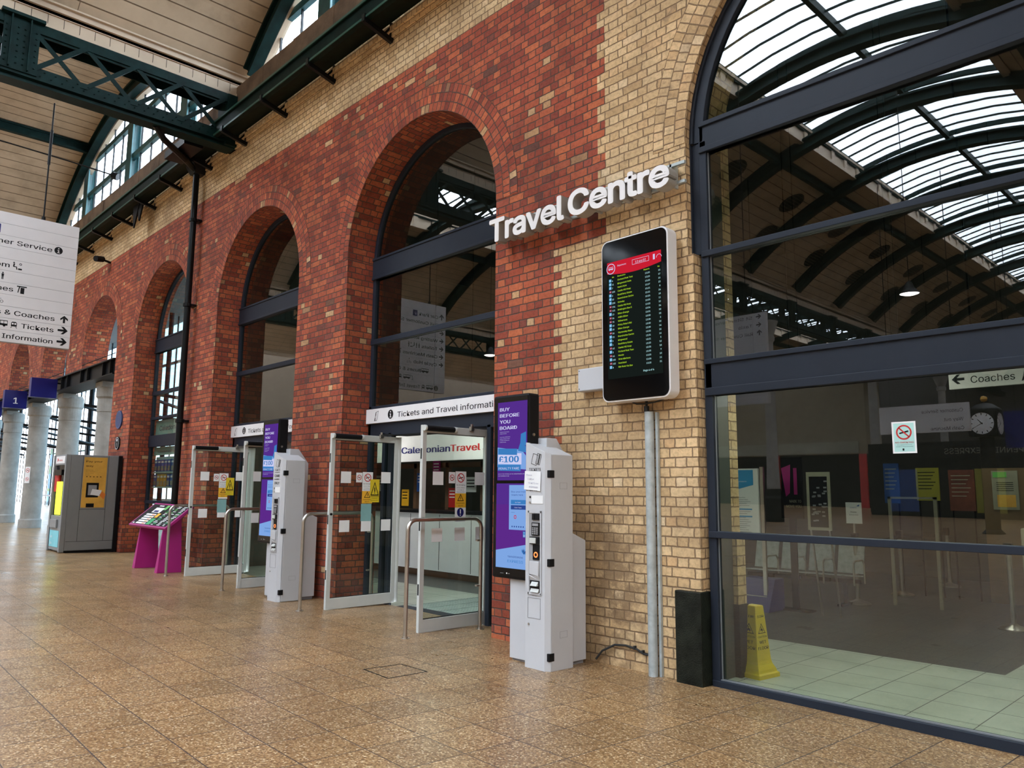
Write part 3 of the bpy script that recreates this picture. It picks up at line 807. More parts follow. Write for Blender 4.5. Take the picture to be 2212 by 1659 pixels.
def door_leaf(x, y0, y1, zb, label, kind):
    root = thing('entrance_door', (x, y1, zb), label, 'door', 'outward-opening glass entrance doors')
    b = MB(); t = .022; zt = 2.335
    b.box(x-t,x+t,y0,y0+.055,zb+.01,zt); b.box(x-t,x+t,y1-.055,y1,zb+.01,zt)
    b.box(x-t,x+t,y0+.055,y1-.055,zb+.01,zb+.15); b.box(x-t,x+t,y0+.055,y1-.055,zt-.085,zt)
    fr = b.build('frame', M['door_al'], root, bevel=.004)
    b = MB(); b.box(x-.006,x+.006,y0+.05,y1-.05,zb+.14,zt-.08); gp = b.build('glass_panel', M['dglass'], root)
    b = MB()
    for s in (-1,1): b.box(x+s*.008-.0015,x+s*.008+.0015,y0+.055,y1-.055,zb+.148,zb+.158); b.box(x+s*.008-.0015,x+s*.008+.0015,y0+.055,y1-.055,zt-.092,zt-.085)
    b.build('gasket', M['rubber'], fr)
    b = MB(); b.m = 0; b.tube([(x+.05,y0+.01,zt-.035),(x+.05,y0+.45,zt-.035)], .032, 12); b.m = 1
    b.tube([(x+.05,y0-.005,zt-.035),(x+.05,y0+.02,zt-.035)], .034, 12); b.tube([(x+.05,y0+.43,zt-.035),(x+.05,y0+.46,zt-.035)], .034, 12)
    b.box(x+.02,x+.05,y0+.05,y0+.09,zt-.05,zt-.02); b.box(x+.02,x+.05,y0+.36,y0+.4,zt-.05,zt-.02)
    b.build('sensor_bar', [M['mblack'], M['door_al']], root, smooth=True)
    b = MB(); b.box(x+.02,x+.06,y1-.32,y1-.27,zt-.03,zt+.02); b.bar((x+.045,y1-.3,zt+.01),(x+.02,y1+.12,zt+.045),.02,.025); b.tube([(x+.045,y1-.3,zt),(x+.045,y1-.3,zt+.05)],.016,8)
    b.build('closer_arm', M['steel'], root)
    b = MB(); b.tube([(x,y1+.03,zb+.02),(x,y1+.03,zt)], .034, 14); b.build('pivot_tube', M['door_al'], root, smooth=True)
    b = MB(); b.tube([(x+.02,y0+.028,1.28),(x+.034,y0+.028,1.28)], .016, 12); b.build('lock_barrel', M['mblack'], fr)
    b = MB()
    for zz in (.45,1.15,1.95): b.box(x-.01,x+.01,y0-.003,y0,zz,zz+.12)
    b.build('edge_latch', M['mblack'], fr)
    xs_ = x+.0075; O = (xs_,0,0)
    # white manifestation squares
    sq = [(y0+.165,1.625),(y0+.165,.985),(y0+.50,.985),(y0+.82,.985)] + ([(y0+.80,1.63)])
    for yy, zz in sq:
        b = MB(); quad(b, O, Y, Z, yy, yy+.155, zz+zb, zz+zb+.152); b.build('marker_square', M['paper'], gp)
    # notice strip
    ya = y0+.50; yb = ya+.165; z1 = 1.80+zb*.6; b = MB(); b.m = 0
    zlow = 1.24 if kind == 'A' else 1.42
    quad(b, O, Y, Z, ya, yb, zlow, z1, .0005)
    no_smoke(b, (xs_+.001,(ya+yb)/2,z1-.075), Y, Z, .055, 2, 1)
    b.m = 1; b.text('No Smoking', (xs_+.001,(ya+yb)/2,z1-.165), Y, Z, width=.13, height=.022, align='C')
    b.text('It is an offence', (xs_+.001,(ya+yb)/2,z1-.195), Y, Z, width=.12, height=.015, align='C')
    b.text('to smoke on', (xs_+.001,(ya+yb)/2,z1-.220), Y, Z, width=.10, height=.015, align='C')
    b.text('these premises', (xs_+.001,(ya+yb)/2,z1-.243), Y, Z, width=.12, height=.015, align='C')
    b.m = 3; quad(b, O, Y, Z, ya, yb, z1-.42, z1-.255, .0008)
    b.m = 1; tri(b, (xs_+.0012,0,0), Y, Z, (ya+yb)/2, z1-.345, .10, .085)
    b.m = 3; tri(b, (xs_+.0016,0,0), Y, Z, (ya+yb)/2, z1-.337, .072, .06)
    b.m = 1; quad(b, (xs_+.002,0,0), Y, Z, (ya+yb)/2-.004, (ya+yb)/2+.004, z1-.325, z1-.293); b.text('Automatic', (xs_+.0012,(ya+yb)/2,z1-.375), Y, Z, width=.13, height=.02, align='C')
    b.text('doors', (xs_+.0012,(ya+yb)/2,z1-.405), Y, Z, width=.07, height=.02, align='C')
    if kind == 'A':
        b.m = 5; b.disc((xs_+.0012,(ya+yb)/2,z1-.475), Y, Z, .052, 20); quad(b, O, Y, Z, ya+.01, yb-.01, zlow+.005, zlow+.035, .001)
        b.m = 0; quad(b, (xs_+.002,0,0), Y, Z, (ya+yb)/2-.008, (ya+yb)/2+.008, z1-.49, z1-.44); b.disc((xs_+.002,(ya+yb)/2,z1-.507), Y, Z, .008, 8)
        b.text('Keep clear', (xs_+.002,(ya+yb)/2,zlow+.012), Y, Z, width=.12, height=.016, align='C')
    b.build('notice_strip', SM, gp, label='white, red and amber notice strip')
    b = MB(); b.m = 0; quad(b, O, Y, Z, ya-.10, ya-.005, z1-.14, z1-.01, .0003); no_smoke(b, (xs_+.001,ya-.052,z1-.075), Y, Z, .036, 2, 1)
    b.build('small_notice', SM, gp)
    if kind == 'B':
        b = MB(); b.m = 4; yc = y0+.70; quad(b, O, Y, Z, yc-.075, yc+.075, 1.37+zb, 1.68+zb, .0012)
        b.m = 1; tri(b, (xs_+.0018,0,0), Y, Z, yc, 1.46+zb, .135, .19); quad(b, (xs_+.0014,0,0), Y, Z, yc-.07, yc+.07, 1.445+zb, 1.45+zb)
        b.m = 4; tri(b, (xs_+.0022,0,0), Y, Z, yc, 1.475+zb, .10, .145)
        b.m = 1; quad(b, (xs_+.0026,0,0), Y, Z, yc-.008, yc+.008, 1.51+zb, 1.57+zb); b.disc((xs_+.0026,yc,1.495+zb), Y, Z, .008, 8)
        b.text('Caution', (xs_+.0018,yc,1.42+zb), Y, Z, width=.09, height=.018, align='C'); b.text('automatic door', (xs_+.0018,yc,1.39+zb), Y, Z, width=.12, height=.014, align='C')
        b.build('warning_sticker', SM, gp, label='yellow warning sticker with black triangle')
        b = MB(); quad(b, O, Y, Z, ya-.01, yb-.01, zlow-.24, zlow-.01, .0004); b.build('blank_sheet', plain('pale_teal', (.22,.42,.42), .4), gp, label='pale teal sheet')
    return root
door_leaf(-6.99, 5.30, 6.31, .035, 'open glass door leaf nearest the camera, behind the front steel hoop rail', 'A')
door_leaf(-8.95, 5.30, 6.36, .06, 'open glass door leaf at the left of the nearer entrance, with a yellow warning sticker', 'B')
door_leaf(-11.52, 5.30, 6.30, .09, 'open glass door leaf half hidden behind the farther ticket machine', 'A')
door_leaf(-13.46, 5.26, 6.34, .11, 'furthest open glass door leaf, beside the magenta map stand', 'B')

# ------------------------------------------------------------------ hoop rails
def hoop(x, y0, y1, label, group='steel hoop rails beside the entrance doors'):
    o = thing('hoop_rail', (x,y0,fz(x,y0)), label, 'guard rail', group)
    zt = 1.285+fz(x,y0)*.3; r = .022; b = MB(); R_ = .11; pts = [(x,y0,fz(x,y0))]
    for k in range(7): a = PI-PI/2*k/6; pts.append((x,y0+R_+R_*math.cos(a),zt-R_-r+R_*math.sin(a)))
    for k in range(7): a = PI/2-PI/2*k/6; pts.append((x,y1-R_+R_*math.cos(a),zt-R_-r+R_*math.sin(a)))
    pts.append((x,y1,fz(x,y1))); b.tube(pts, r, 14); hp = b.build('hoop', M['steel'], o, smooth=True)
    for yy in (y0,y1):
        b = MB(); b.lathe([(.05,0),(.05,.004),(.03,.006),(.03,.02),(.024,.022)], (x,yy,fz(x,yy)), 18); b.build('floor_flange', M['steel'], o, smooth=True)
    for zz in (.52,1.03):
        b = MB(); b.tube([(x,y1-.02,zz),(x,y1-.055,zz)], .012, 8); b.lathe([(0,0),(.022,.004),(.022,.02),(0,.024)], (x,y1-.06,zz-.012), 12); b.build('glass_clamp', M['steel'], hp)
    return o
hoop(-6.80, 5.0, 6.05, 'steel hoop rail in front of the nearest open glass door')
hoop(-9.04, 5.0, 6.05, 'bent steel hoop rail to the left of the nearer entrance, by the brick pier')
hoop(-11.36, 5.0, 6.05, 'steel hoop rail just left of the farther ticket machine')
hoop(-13.62, 5.01, 6.05, 'furthest steel hoop rail, standing in front of the magenta map stand')

# ------------------------------------------------------------------ ticket machines
def ticket_machine():
    root = thing('ticket_machine', (-5.1,5.4,.0), 'x', 'ticket machine', 'grey ticket machines with tall screens')
    g = .022
    # main housing with its sloping top
    xa, xb, xc = -5.10, -4.855, -4.815
    b = MB(); poly = [(xa,g),(xb,g),(xb,1.955),(xa,2.05)]
    b.prism(poly, 'y', 5.085, 5.13); b.hexa([(xb,5.085,g),(xc,5.125,g),(xc,5.13,g),(xb,5.13,g),(xb,5.085,1.955),(xc,5.125,1.935),(xc,5.13,1.935),(xb,5.13,1.955)])
    df = b.build('door_front', M['machine'], root, bevel=.004)
    b = MB(); b.prism([(xa,g),(xc,g),(xc,1.932),(xa,2.045)], 'y', 5.134, 5.42); b.build('housing', M['machine'], root, bevel=.006)
    # rear cabinet
    b = MB(); b.prism([(5.20,.05),(5.68,.05),(5.68,1.14),(5.40,1.25),(5.20,1.25)], 'x', -5.42, -4.885); b.build('rear_cabinet', M['machine'], root, bevel=.006)
    b = MB(); b.box(-5.40,-4.905,5.22,5.66,.01,.05); b.box(xa+.02,xc-.02,5.11,5.40,0,g+.001); b.build('kick_base', M['machine_d'], root)
    b = MB(); b.prism([(5.28,1.2),(5.58,1.2),(5.58,1.9),(5.42,2.10),(5.28,2.10)], 'x', -5.36, -5.02); b.build('neck', M['machine'], root, bevel=.006)
    # screen
    s = MB(); s.box(-5.625,-5.13,5.15,5.30,.775,2.53); sc_ = s.build('screen_case', M['mblack'], root, bevel=.02)
    s = MB(); s.box(-5.60,-5.14,5.146,5.152,.80,2.505); s.build('screen_glass', M['black'], sc_)
    yv = 5.1455; O = (0,yv,0)
    mats = [M['scr_p'],M['scr_b'],M['scr_w'],M['scr_lb'],M['scr_p2'],M['scr_n'],M['scr_r'],M['paper']]
    def Q(b, x0, x1, z0, z1, d): b.face([(x0,yv-d,z0),(x1,yv-d,z0),(x1,yv-d,z1),(x0,yv-d,z1)])
    b = MB(); b.m = 0; Q(b,-5.555,-5.145,1.70,2.46,0)
    b.m = 2
    for i, t_ in enumerate(('BUY','BEFORE','YOU','BOARD')): b.text(t_, (-5.525,yv-.001,2.372-.0602*i), X, Z, height=.045, width=(.135,.27,.145,.24)[i], bold=.09)
    for i, t_ in enumerate(('TransPennine Express operates','a Penalty Fare Scheme.','','You must have a valid ticket before','boarding our services or you may','be charged a £100 Penalty Fare','in addition to the fare.')):
        b.text(t_, (-5.525,yv-.001,2.165-.0165*i), X, Z, height=.009) if t_ else None
    b.m = 3
    b.face([(-5.555,yv-.0006,1.83),(-5.16,yv-.0006,1.80),(-5.16,yv-.0006,1.93),(-5.23,yv-.0006,2.0),(-5.30,yv-.0006,1.99),(-5.555,yv-.0006,2.02)])
    b.m = 1
    b.face([(-5.27,yv-.0008,1.98),(-5.16,yv-.0008,1.96),(-5.16,yv-.0008,2.02),(-5.24,yv-.0008,2.05)]); b.face([(-5.24,yv-.001,2.02),(-5.16,yv-.001,2.03),(-5.16,yv-.001,2.16),(-5.23,yv-.001,2.14)])
    b.face([(-5.545,yv-.0012,1.95),(-5.28,yv-.0012,1.94),(-5.28,yv-.0012,2.0),(-5.545,yv-.0012,2.01)])
    b.m = 2; b.face([(-5.545,yv-.0010,1.86),(-5.22,yv-.0010,1.85),(-5.22,yv-.0010,1.955),(-5.545,yv-.0010,1.965)])
    b.m = 1; b.text('£100', (-5.53,yv-.0016,1.873), X, Z, height=.08, width=.27, bold=.12)
    b.face([(-5.55,yv-.0014,1.795),(-5.23,yv-.0014,1.785),(-5.23,yv-.0014,1.845),(-5.55,yv-.0014,1.852)])
    b.m = 2; b.text('PENALTY FARE', (-5.535,yv-.002,1.803), X, Z, height=.03, width=.285, bold=.02)
    b.text('BUY AT THE STATION, ON THE TRANSPENNINE APP', (-5.54,yv-.001,1.757), X, Z, width=.36, height=.010); b.text('OR TPEXPRESS.CO.UK', (-5.54,yv-.001,1.738), X, Z, width=.15, height=.010)
    b.build('upper_display', mats, sc_, label='purple advertising display')
    b = MB(); b.m = 0; Q(b,-5.565,-5.145,.875,1.67,0)
    b.m = 4; b.face([(-5.565,yv-.0004,1.03),(-5.145,yv-.0004,1.10),(-5.145,yv-.0004,1.47),(-5.565,yv-.0004,1.47)])
    b.m = 3; b.face([(-5.565,yv-.0008,.875),(-5.145,yv-.0008,.875),(-5.145,yv-.0008,1.105),(-5.565,yv-.0008,1.035)])
    Q(b,-5.385,-5.145,1.235,1.655,.001)
    b.m = 5; b.text('Buy your train', (-5.355,yv-.002,1.585), X, Z, height=.02, width=.20); b.text('tickets here', (-5.355,yv-.002,1.555), X, Z, height=.02, width=.16)
    b.m = 1; Q(b,-5.36,-5.155,1.475,1.515,.0015)
    b.m = 5; Q(b,-5.36,-5.155,1.425,1.465,.0015)
    b.m = 2; b.text('Buy Tickets', (-5.30,yv-.003,1.487), X, Z, height=.014); b.text('Collect Tickets', (-5.31,yv-.003,1.438), X, Z, height=.014)
    b.m = 5; b.text('Smartcards', (-5.355,yv-.002,1.395), X, Z, height=.009)
    b.m = 6; b.disc((-5.30,yv-.002,1.355), X, Z, .018, 16, .011)
    b.m = 5
    for i in range(6): b.disc((-5.34+.03*i,yv-.002,1.265), X, Z, .008, 8)
    b.m = 1; Q(b,-5.195,-5.16,1.17,1.225,.001); b.m = 2; b.disc((-5.178,yv-.002,1.185), X, Z, .011, 12, .007); b.disc((-5.178,yv-.002,1.212), X, Z, .005, 8)
    b.m = 5; b.text('TRANSPENNINE', (-5.40,yv-.002,.975), X, Z, height=.022, width=.21); 
    b.m = 1; b.text('EXPRESS', (-5.40,yv-.002,.93), X, Z, height=.033, width=.21, bold=.01)
    for a in range(5):
        an = .3+a*.45; p = Vector((-5.185,yv-.002,1.015)); d = Vector((math.cos(an),0,math.sin(an))); e = Vector((-d.z,0,d.x))
        b.m = 5 if a % 2 else 1; b.face([p, p+d*.03+e*.009, p+d*.055, p+d*.03-e*.007])
    b.build('lower_display', mats, sc_, label='touch screen showing purple and pale blue')
    b = MB(); b.text('powered by', (-5.50,yv-.001,.822), X, Z, height=.008); b.build('maker_line', M['paper'], sc_); b = MB(); b.disc((-5.41,yv-.001,.826), X, Z, .008, 10); b.text('kiosk', (-5.39,yv-.001,.822), X, Z, height=.008); b.build('maker_line', M['paper'], sc_)
    b = MB(); b.tube([(-5.12,5.20,2.13),(-5.105,5.20,2.13)], .014, 10); b.build('side_bolt', M['steel'], sc_)
    # front panel fittings
    yf = 5.083
    b = MB(); xm = -4.98
    b.m = 0
    def card(px, pz, w_, h_, tilt):
        c_, s_ = math.cos(tilt), math.sin(tilt); u = Vector((c_,0,s_)); v = Vector((-s_,0,c_)); o = Vector((px,yf-.0006,pz)); tk = .004
        for (a0,a1,b0,b1) in ((0,w_,0,tk),(0,w_,h_-tk,h_),(0,tk,0,h_),(w_-tk,w_,0,h_)): b.face([o+u*a0+v*b0,o+u*a1+v*b0,o+u*a1+v*b1,o+u*a0+v*b1])
        return o, u, v
    card(xm-.05, 1.85, .07, .10, -.28)
    o, u, v = card(xm+.005, 1.85, .055, .10, -.28); b.face([o+u*.028, o+u*.04, o+u*.04+v*.1, o+u*.028+v*.1])
    b.build('ticket_symbol', M['mblack'], df); b = MB()
    b.text('TICKETS', (xm,yf-.001,1.785), X, Z, height=.034, width=.15, align='C', bold=.02)
    b.build('front_lettering', M['mblack'], df); b = MB()
    b.face([(xm-.07,yf-.001,1.762),(xm+.07,yf-.001,1.762),(xm+.07,yf-.001,1.766),(xm-.07,yf-.001,1.766)])
    b.text('CARD', (xm,yf-.001,1.70), X, Z, height=.045, width=.14, align='C', bold=.035)
    b.text('PAYMENT', (xm,yf-.001,1.66), X, Z, height=.025, width=.14, align='C', bold=.02)
    b.text('ONLY', (xm,yf-.001,1.60), X, Z, height=.045, width=.14, align='C', bold=.035)
    b.build('front_lettering', M['mblack'], df); b = MB()
    b.text('RECEIPT HERE', (xm,yf-.001,.663), X, Z, height=.008, align='C'); b.build('receipt_lettering', M['mblack'], df); b = MB(); b.disc((-5.04,yf-.001,1.545), X, Z, .011, 12); b.build('camera_hole', M['mblack'], df)
    b = MB(); b.box(-5.02,-4.875,yf-.002,yf,1.485,1.56); b.build('instruction_label', M['paper'], df)
    b = MB(); b.tube([(-5.04,yf,1.495),(-5.04,yf-.006,1.495)], .009, 10); b.build('lock', M['steel'], df); b = MB(); b.tube([(-5.05,yf,.415),(-5.05,yf-.006,.415)], .009, 10); b.build('lock', M['steel'], df)
    b = MB()
    x0, x1, z0, z1 = -5.062, -4.893, .675, 1.42
    for (a,b_,c_,d_) in ((x0,x1,z1-.02,z1),(x0,x1,z0,z0+.02),(x0,x0+.016,z0,z1),(x1-.016,x1,z0,z1)): b.box(a,b_,yf-.006,yf,c_,d_)
    ff = b.build('fascia_frame', M['machine'], root, bevel=.002)
    b = MB(); b.box(x0+.016,x1-.016,yf-.001,yf+.0,z0+.02,z1-.02); b.build('fascia_recess', M['cframe'], ff)
    b = MB(); b.box(-5.005,-4.92,yf-.012,yf-.001,1.34,1.395); b.box(-4.99,-4.97,yf-.016,yf-.012,1.34,1.395); b.build('ticket_reader', M['mblack'], ff)
    b = MB(); b.m = 0; b.box(-5.01,-4.915,yf-.012,yf-.001,1.20,1.315); b.m = 1
    for i in range(4):
        for j in range(3): b.box(-4.998+.026*j,-4.980+.026*j,yf-.016,yf-.012,1.21+.017*i,1.222+.017*i)
    b.box(-5.0,-4.925,yf-.014,yf-.012,1.285,1.308)
    b.build('pin_pad', [M['mblack'], M['cframe']], ff)
    b = MB(); b.m = 0; b.box(-5.03,-4.915,yf-.018,yf-.001,1.122,1.188); b.m = 1; b.box(-5.022,-4.945,yf-.03,yf-.018,1.13,1.18); b.build('card_slot', [M['mblack'], M['door_al']], ff, bevel=.003)
    b = MB(); b.m = 0; b.box(-4.995,-4.915,yf-.010,yf-.001,.985,1.118); b.m = 1; b.disc((-4.955,yf-.011,1.03), X, Z, .026, 18, .015); b.build('contactless_reader', [M['mblack'], emit('ring_light', (1,.18,.05), 1.2)], ff)
    b = MB(); b.box(-5.03,-4.912,yf-.02,yf-.001,.845,.972); b.hexa([(-5.03,yf-.02,.845),(-4.912,yf-.02,.845),(-4.912,yf-.001,.80),(-5.03,yf-.001,.80),(-5.03,yf-.02,.86),(-4.912,yf-.02,.86),(-4.912,yf-.001,.86),(-5.03,yf-.001,.86)]); b.build('tray_cover', M['machine'], ff, bevel=.004)
    b = MB(); b.m = 0; b.box(-5.035,-4.91,yf-.004,yf-.001,.70,.80); b.m = 1; b.prism([(yf-.03,.755),(yf-.004,.755),(yf-.004,.79)], 'x', -5.01,-4.93); b.prism([(yf-.02,.70),(yf-.004,.70),(yf-.004,.73)], 'x', -5.02,-4.92); b.build('ticket_tray', [M['mblack'], M['door_al']], ff)
    b = MB()
    for (a,b_,c_,d_) in ((-5.065,-4.905,.645,.648),(-5.065,-4.905,.468,.471),(-5.065,-5.062,.468,.648),(-4.908,-4.905,.468,.648)): b.box(a,b_,yf-.0012,yf,c_,d_)
    b.build('lower_flap', M['machine_d'], df)
    for zz in (1.72,.93,.115):
        b = MB(); b.box(xc-.03,xc+.006,5.10,5.165,zz,zz+.068); b.build('hinge', M['mblack'], root, bevel=.004)
    for zz in (1.62,.30):
        b = MB()
        for (a,b_,c_,d_) in ((5.24,5.34,zz,zz+.002),(5.24,5.34,zz+.055,zz+.057),(5.24,5.242,zz,zz+.057),(5.338,5.34,zz,zz+.057)): b.box(xc-.0005,xc+.0008,a,b_,c_,d_)
        b.build('side_label_outline', M['machine_d'], root)
    return root
tm = ticket_machine(); tm['label'] = 'nearer grey ticket machine with a purple screen and a paper note taped on it'
t2 = copy_tree(tm); t2.location = (-5.1-5.03, 5.4+.02, .065); t2['label'] = 'farther grey ticket machine with CARD PAYMENT ONLY lettering and no paper note'
root = thing('paper_note', (-4.99,5.08,1.6), 'handwritten white paper note taped over the lettering of the nearer ticket machine', 'note')
b = MB(); b.face([(-5.115,5.076,1.615),(-4.905,5.074,1.60),(-4.90,5.078,1.775),(-5.105,5.078,1.785)]); b.face([(-5.115,5.078,1.615),(-5.105,5.080,1.785),(-4.90,5.080,1.775),(-4.905,5.076,1.60)]); b.build('sheet', M['paper'], root)
b = MB()
for i, t_ in enumerate(('Please','CARD or','TICKETS now','DISPENSED')): b.text(t_, (-5.08+.012*i,5.0725,1.742-.037*i), Vector((1,0,-.06)), Z, height=.020, width=(.07,.085,.13,.11)[i])
b.build('handwriting', plain('pencil', (.30,.30,.42), .7), root)

# ------------------------------------------------------------------ cash machine kiosk
zk = fz(-19.3,5.2)
root = thing('cash_machine_kiosk', (-19.3,5.2,zk), 'grey freestanding cash machine kiosk with a gold PAY YOUR WAY poster on its side', 'cash machine')
b = MB(); b.box(-19.80,-18.80,4.74,5.77,zk+.05,2.31); b.build('body', M['kiosk'], root, bevel=.012)
b = MB(); b.box(-19.78,-18.83,4.78,5.76,zk-.02,zk+.05); b.box(-18.80,-18.76,5.70,5.775,zk,2.31); b.build('base_trim', M['mblack'], root)
b = MB(); b.box(-19.82,-19.72,4.64,4.74,zk+.02,2.31); b.box(-18.87,-18.79,4.64,4.74,zk+.02,2.31); b.box(-19.72,-18.87,4.66,4.74,2.08,2.31); b.build('front_surround', M['kiosk'], root, bevel=.01)
b = MB(); b.box(-19.72,-18.87,4.70,4.74,zk+.02,2.08); b.box(-19.6,-19.0,4.62,4.70,1.86,1.98); b.build('front_panel', M['black'], root)
b = MB(); b.box(-19.5,-19.15,4.67,4.70,1.0,1.72); b.build('light_strip', emit('strip_yellow', (.75,.95,.05), 1.2), root, label='glowing yellow-green strip')
b = MB(); b.box(-19.70,-19.40,4.67,4.70,1.50,1.95); b.build('red_label', M['red'], root)
b = MB(); b.box(-19.66,-18.95,4.655,4.66,2.12,2.28); hs = b.build('header_sign', M['white'], root)
b = MB(); b.disc((-19.5,4.653,2.2), X, Z, .06, 3); b.text('cashzone', (-19.4,4.653,2.17), X, Z, height=.06); b.build('header_logo', M['red'], hs)
b = MB(); b.box(-19.70,-18.89,4.66,4.70,zk+.05,.98); b.box(-19.6,-19.1,4.62,4.66,.72,.90); b.build('lower_panel', M['kiosk'], root, bevel=.006)
b = MB(); b.m = 0; b.box(-19.66,-18.95,4.652,4.66,zk+.12,.66); b.m = 1; b.text('cash', (-19.6,4.65,.5), X, Z, height=.08); b.text('here', (-19.6,4.65,.36), X, Z, height=.08); b.build('lower_poster', [plain('pale_cyan', (.20,.55,.62), .5), M['paper']], root)
xs_ = -18.799
b = MB()
for yy in (4.98,5.50): b.box(xs_-.002,xs_+.001,yy-.003,yy+.003,zk+.25,2.30)
b.box(xs_-.002,xs_+.001,4.76,5.76,zk+.24,zk+.247); b.box(xs_-.002,xs_+.001,4.98,5.50,1.12,1.127)
b.build('panel_seams', M['mblack'], root)
b = MB(); b.box(xs_,xs_+.008,5.0,5.47,1.16,2.26); po = b.build('poster', M['gold'], root, label='gold poster')
b = MB(); b.m = 0; b.text('Pay your', (xs_+.010,5.04,2.15), Y, Z, height=.055, width=.33, bold=.02); b.text('way', (xs_+.010,5.04,2.05), Y, Z, height=.055, width=.15, bold=.02)
for i, t_ in enumerate(('Card, mobile or cash','Use your preferred way to','pay on board all of our','buses today')): b.text(t_, (xs_+.010,5.04,1.97-.035*i), Y, Z, height=.016)
b.build('poster_text', M['mblack'], po); b = MB()
for i in range(5): b.box(xs_+.008,xs_+.010,5.06+.07*i,5.09+.07*i,1.825,1.84)
b.box(xs_+.008,xs_+.011,5.08,5.33,1.38,1.70); b.box(xs_+.008,xs_+.011,5.1,5.26,1.165,1.25)
b.m = 1; b.box(xs_+.011,xs_+.014,5.12,5.29,1.43,1.65); b.m = 2
o = Vector((xs_+.016,5.17,1.44)); u = Vector((0,.97,-.15)); v = Vector((0,.25,.97)); b.face([o,o+u*.20,o+u*.20+v*.13,o+v*.13]); 
b.m = 3; b.face([o+u*.18+v*.02, o+u*.30-v*.06, o+u*.31+v*.05, o+u*.22+v*.11]); 
b.build('poster_picture', [M['mblack'], M['cframe'], M['paper'], M['orange']], po)

# ------------------------------------------------------------------ magenta map stand
zm = fz(-14.6,5.1)
root = thing('map_lectern', (-14.6,5.15,zm), 'magenta two-legged stand with a tilted street map board, next to the drainpipe', 'map stand')
A, B, Cc, D = Vector((-15.38,4.92,.93)), Vector((-13.95,5.06,.90)), Vector((-14.02,5.46,1.31)), Vector((-15.32,5.36,1.32))
Cc = D+(B-A); n = (B-A).cross(D-A).normalized(); b = MB()
b.hexa([A-n*.05,B-n*.05,Cc-n*.05,D-n*.05,A,B,Cc,D]); bo = b.build('board', M['mag'], root, bevel=.006)
def on(a, t, d): return A+(B-A)*a*(1-t)+(Cc-D)*a*t+(D-A)*t+n*d
b = MB(); b.m = 0; b.face([on(.03,.06,.002),on(.97,.06,.002),on(.97,.94,.002),on(.03,.94,.002)])
def R_(m, a0, a1, t0, t1, d=.003): b.m = m; b.face([on(a0,t0,d),on(a1,t0,d),on(a1,t1,d),on(a0,t1,d)])
R_(1,.05,.10,.08,.12); 
for k in range(5): R_(1,.14,.40,.08+.095*k,.145+.095*k); R_(2 if k % 2 else 3,.30,.38,.09+.095*k,.12+.095*k,.0035)
R_(1,.20,.42,.58,.80); R_(4,.24,.36,.60,.68,.004); R_(5,.42,.52,.08,.34); R_(2,.42,.50,.38,.56); R_(6,.42,.49,.72,.92); R_(1,.22,.34,.86,.90)
rnd = random.Random(3)
for i in range(3):
    for j in range(16):
        a = .55+.15*i+rnd.random()*.02; R_(rnd.choice([1,1,1,5,1,1,6]), a, a+.05+rnd.random()*.06, .09+.053*j, .115+.053*j)
b.build('map_print', [M['mblack'], M['paper'], M['amber'], M['orange'], M['navy'], plain('map_green', (.03,.35,.12), .5), M['green_l']], bo)
for (x0, ya) in ((-15.14,4.98),(-14.13,5.02)):
    b = MB(); zt = 1.0
    b.hexa([(x0-.06,ya,fz(x0,ya)),(x0+.07,ya,fz(x0,ya)),(x0+.07,ya+.42,fz(x0,ya+.4)),(x0-.06,ya+.42,fz(x0,ya+.4)),(x0+.0,ya+.08,.93),(x0+.07,ya+.06,.93),(x0+.07,ya+.36,1.17),(x0+.0,ya+.36,1.17)])
    b.build('leg', M['mag'], root, bevel=.004)

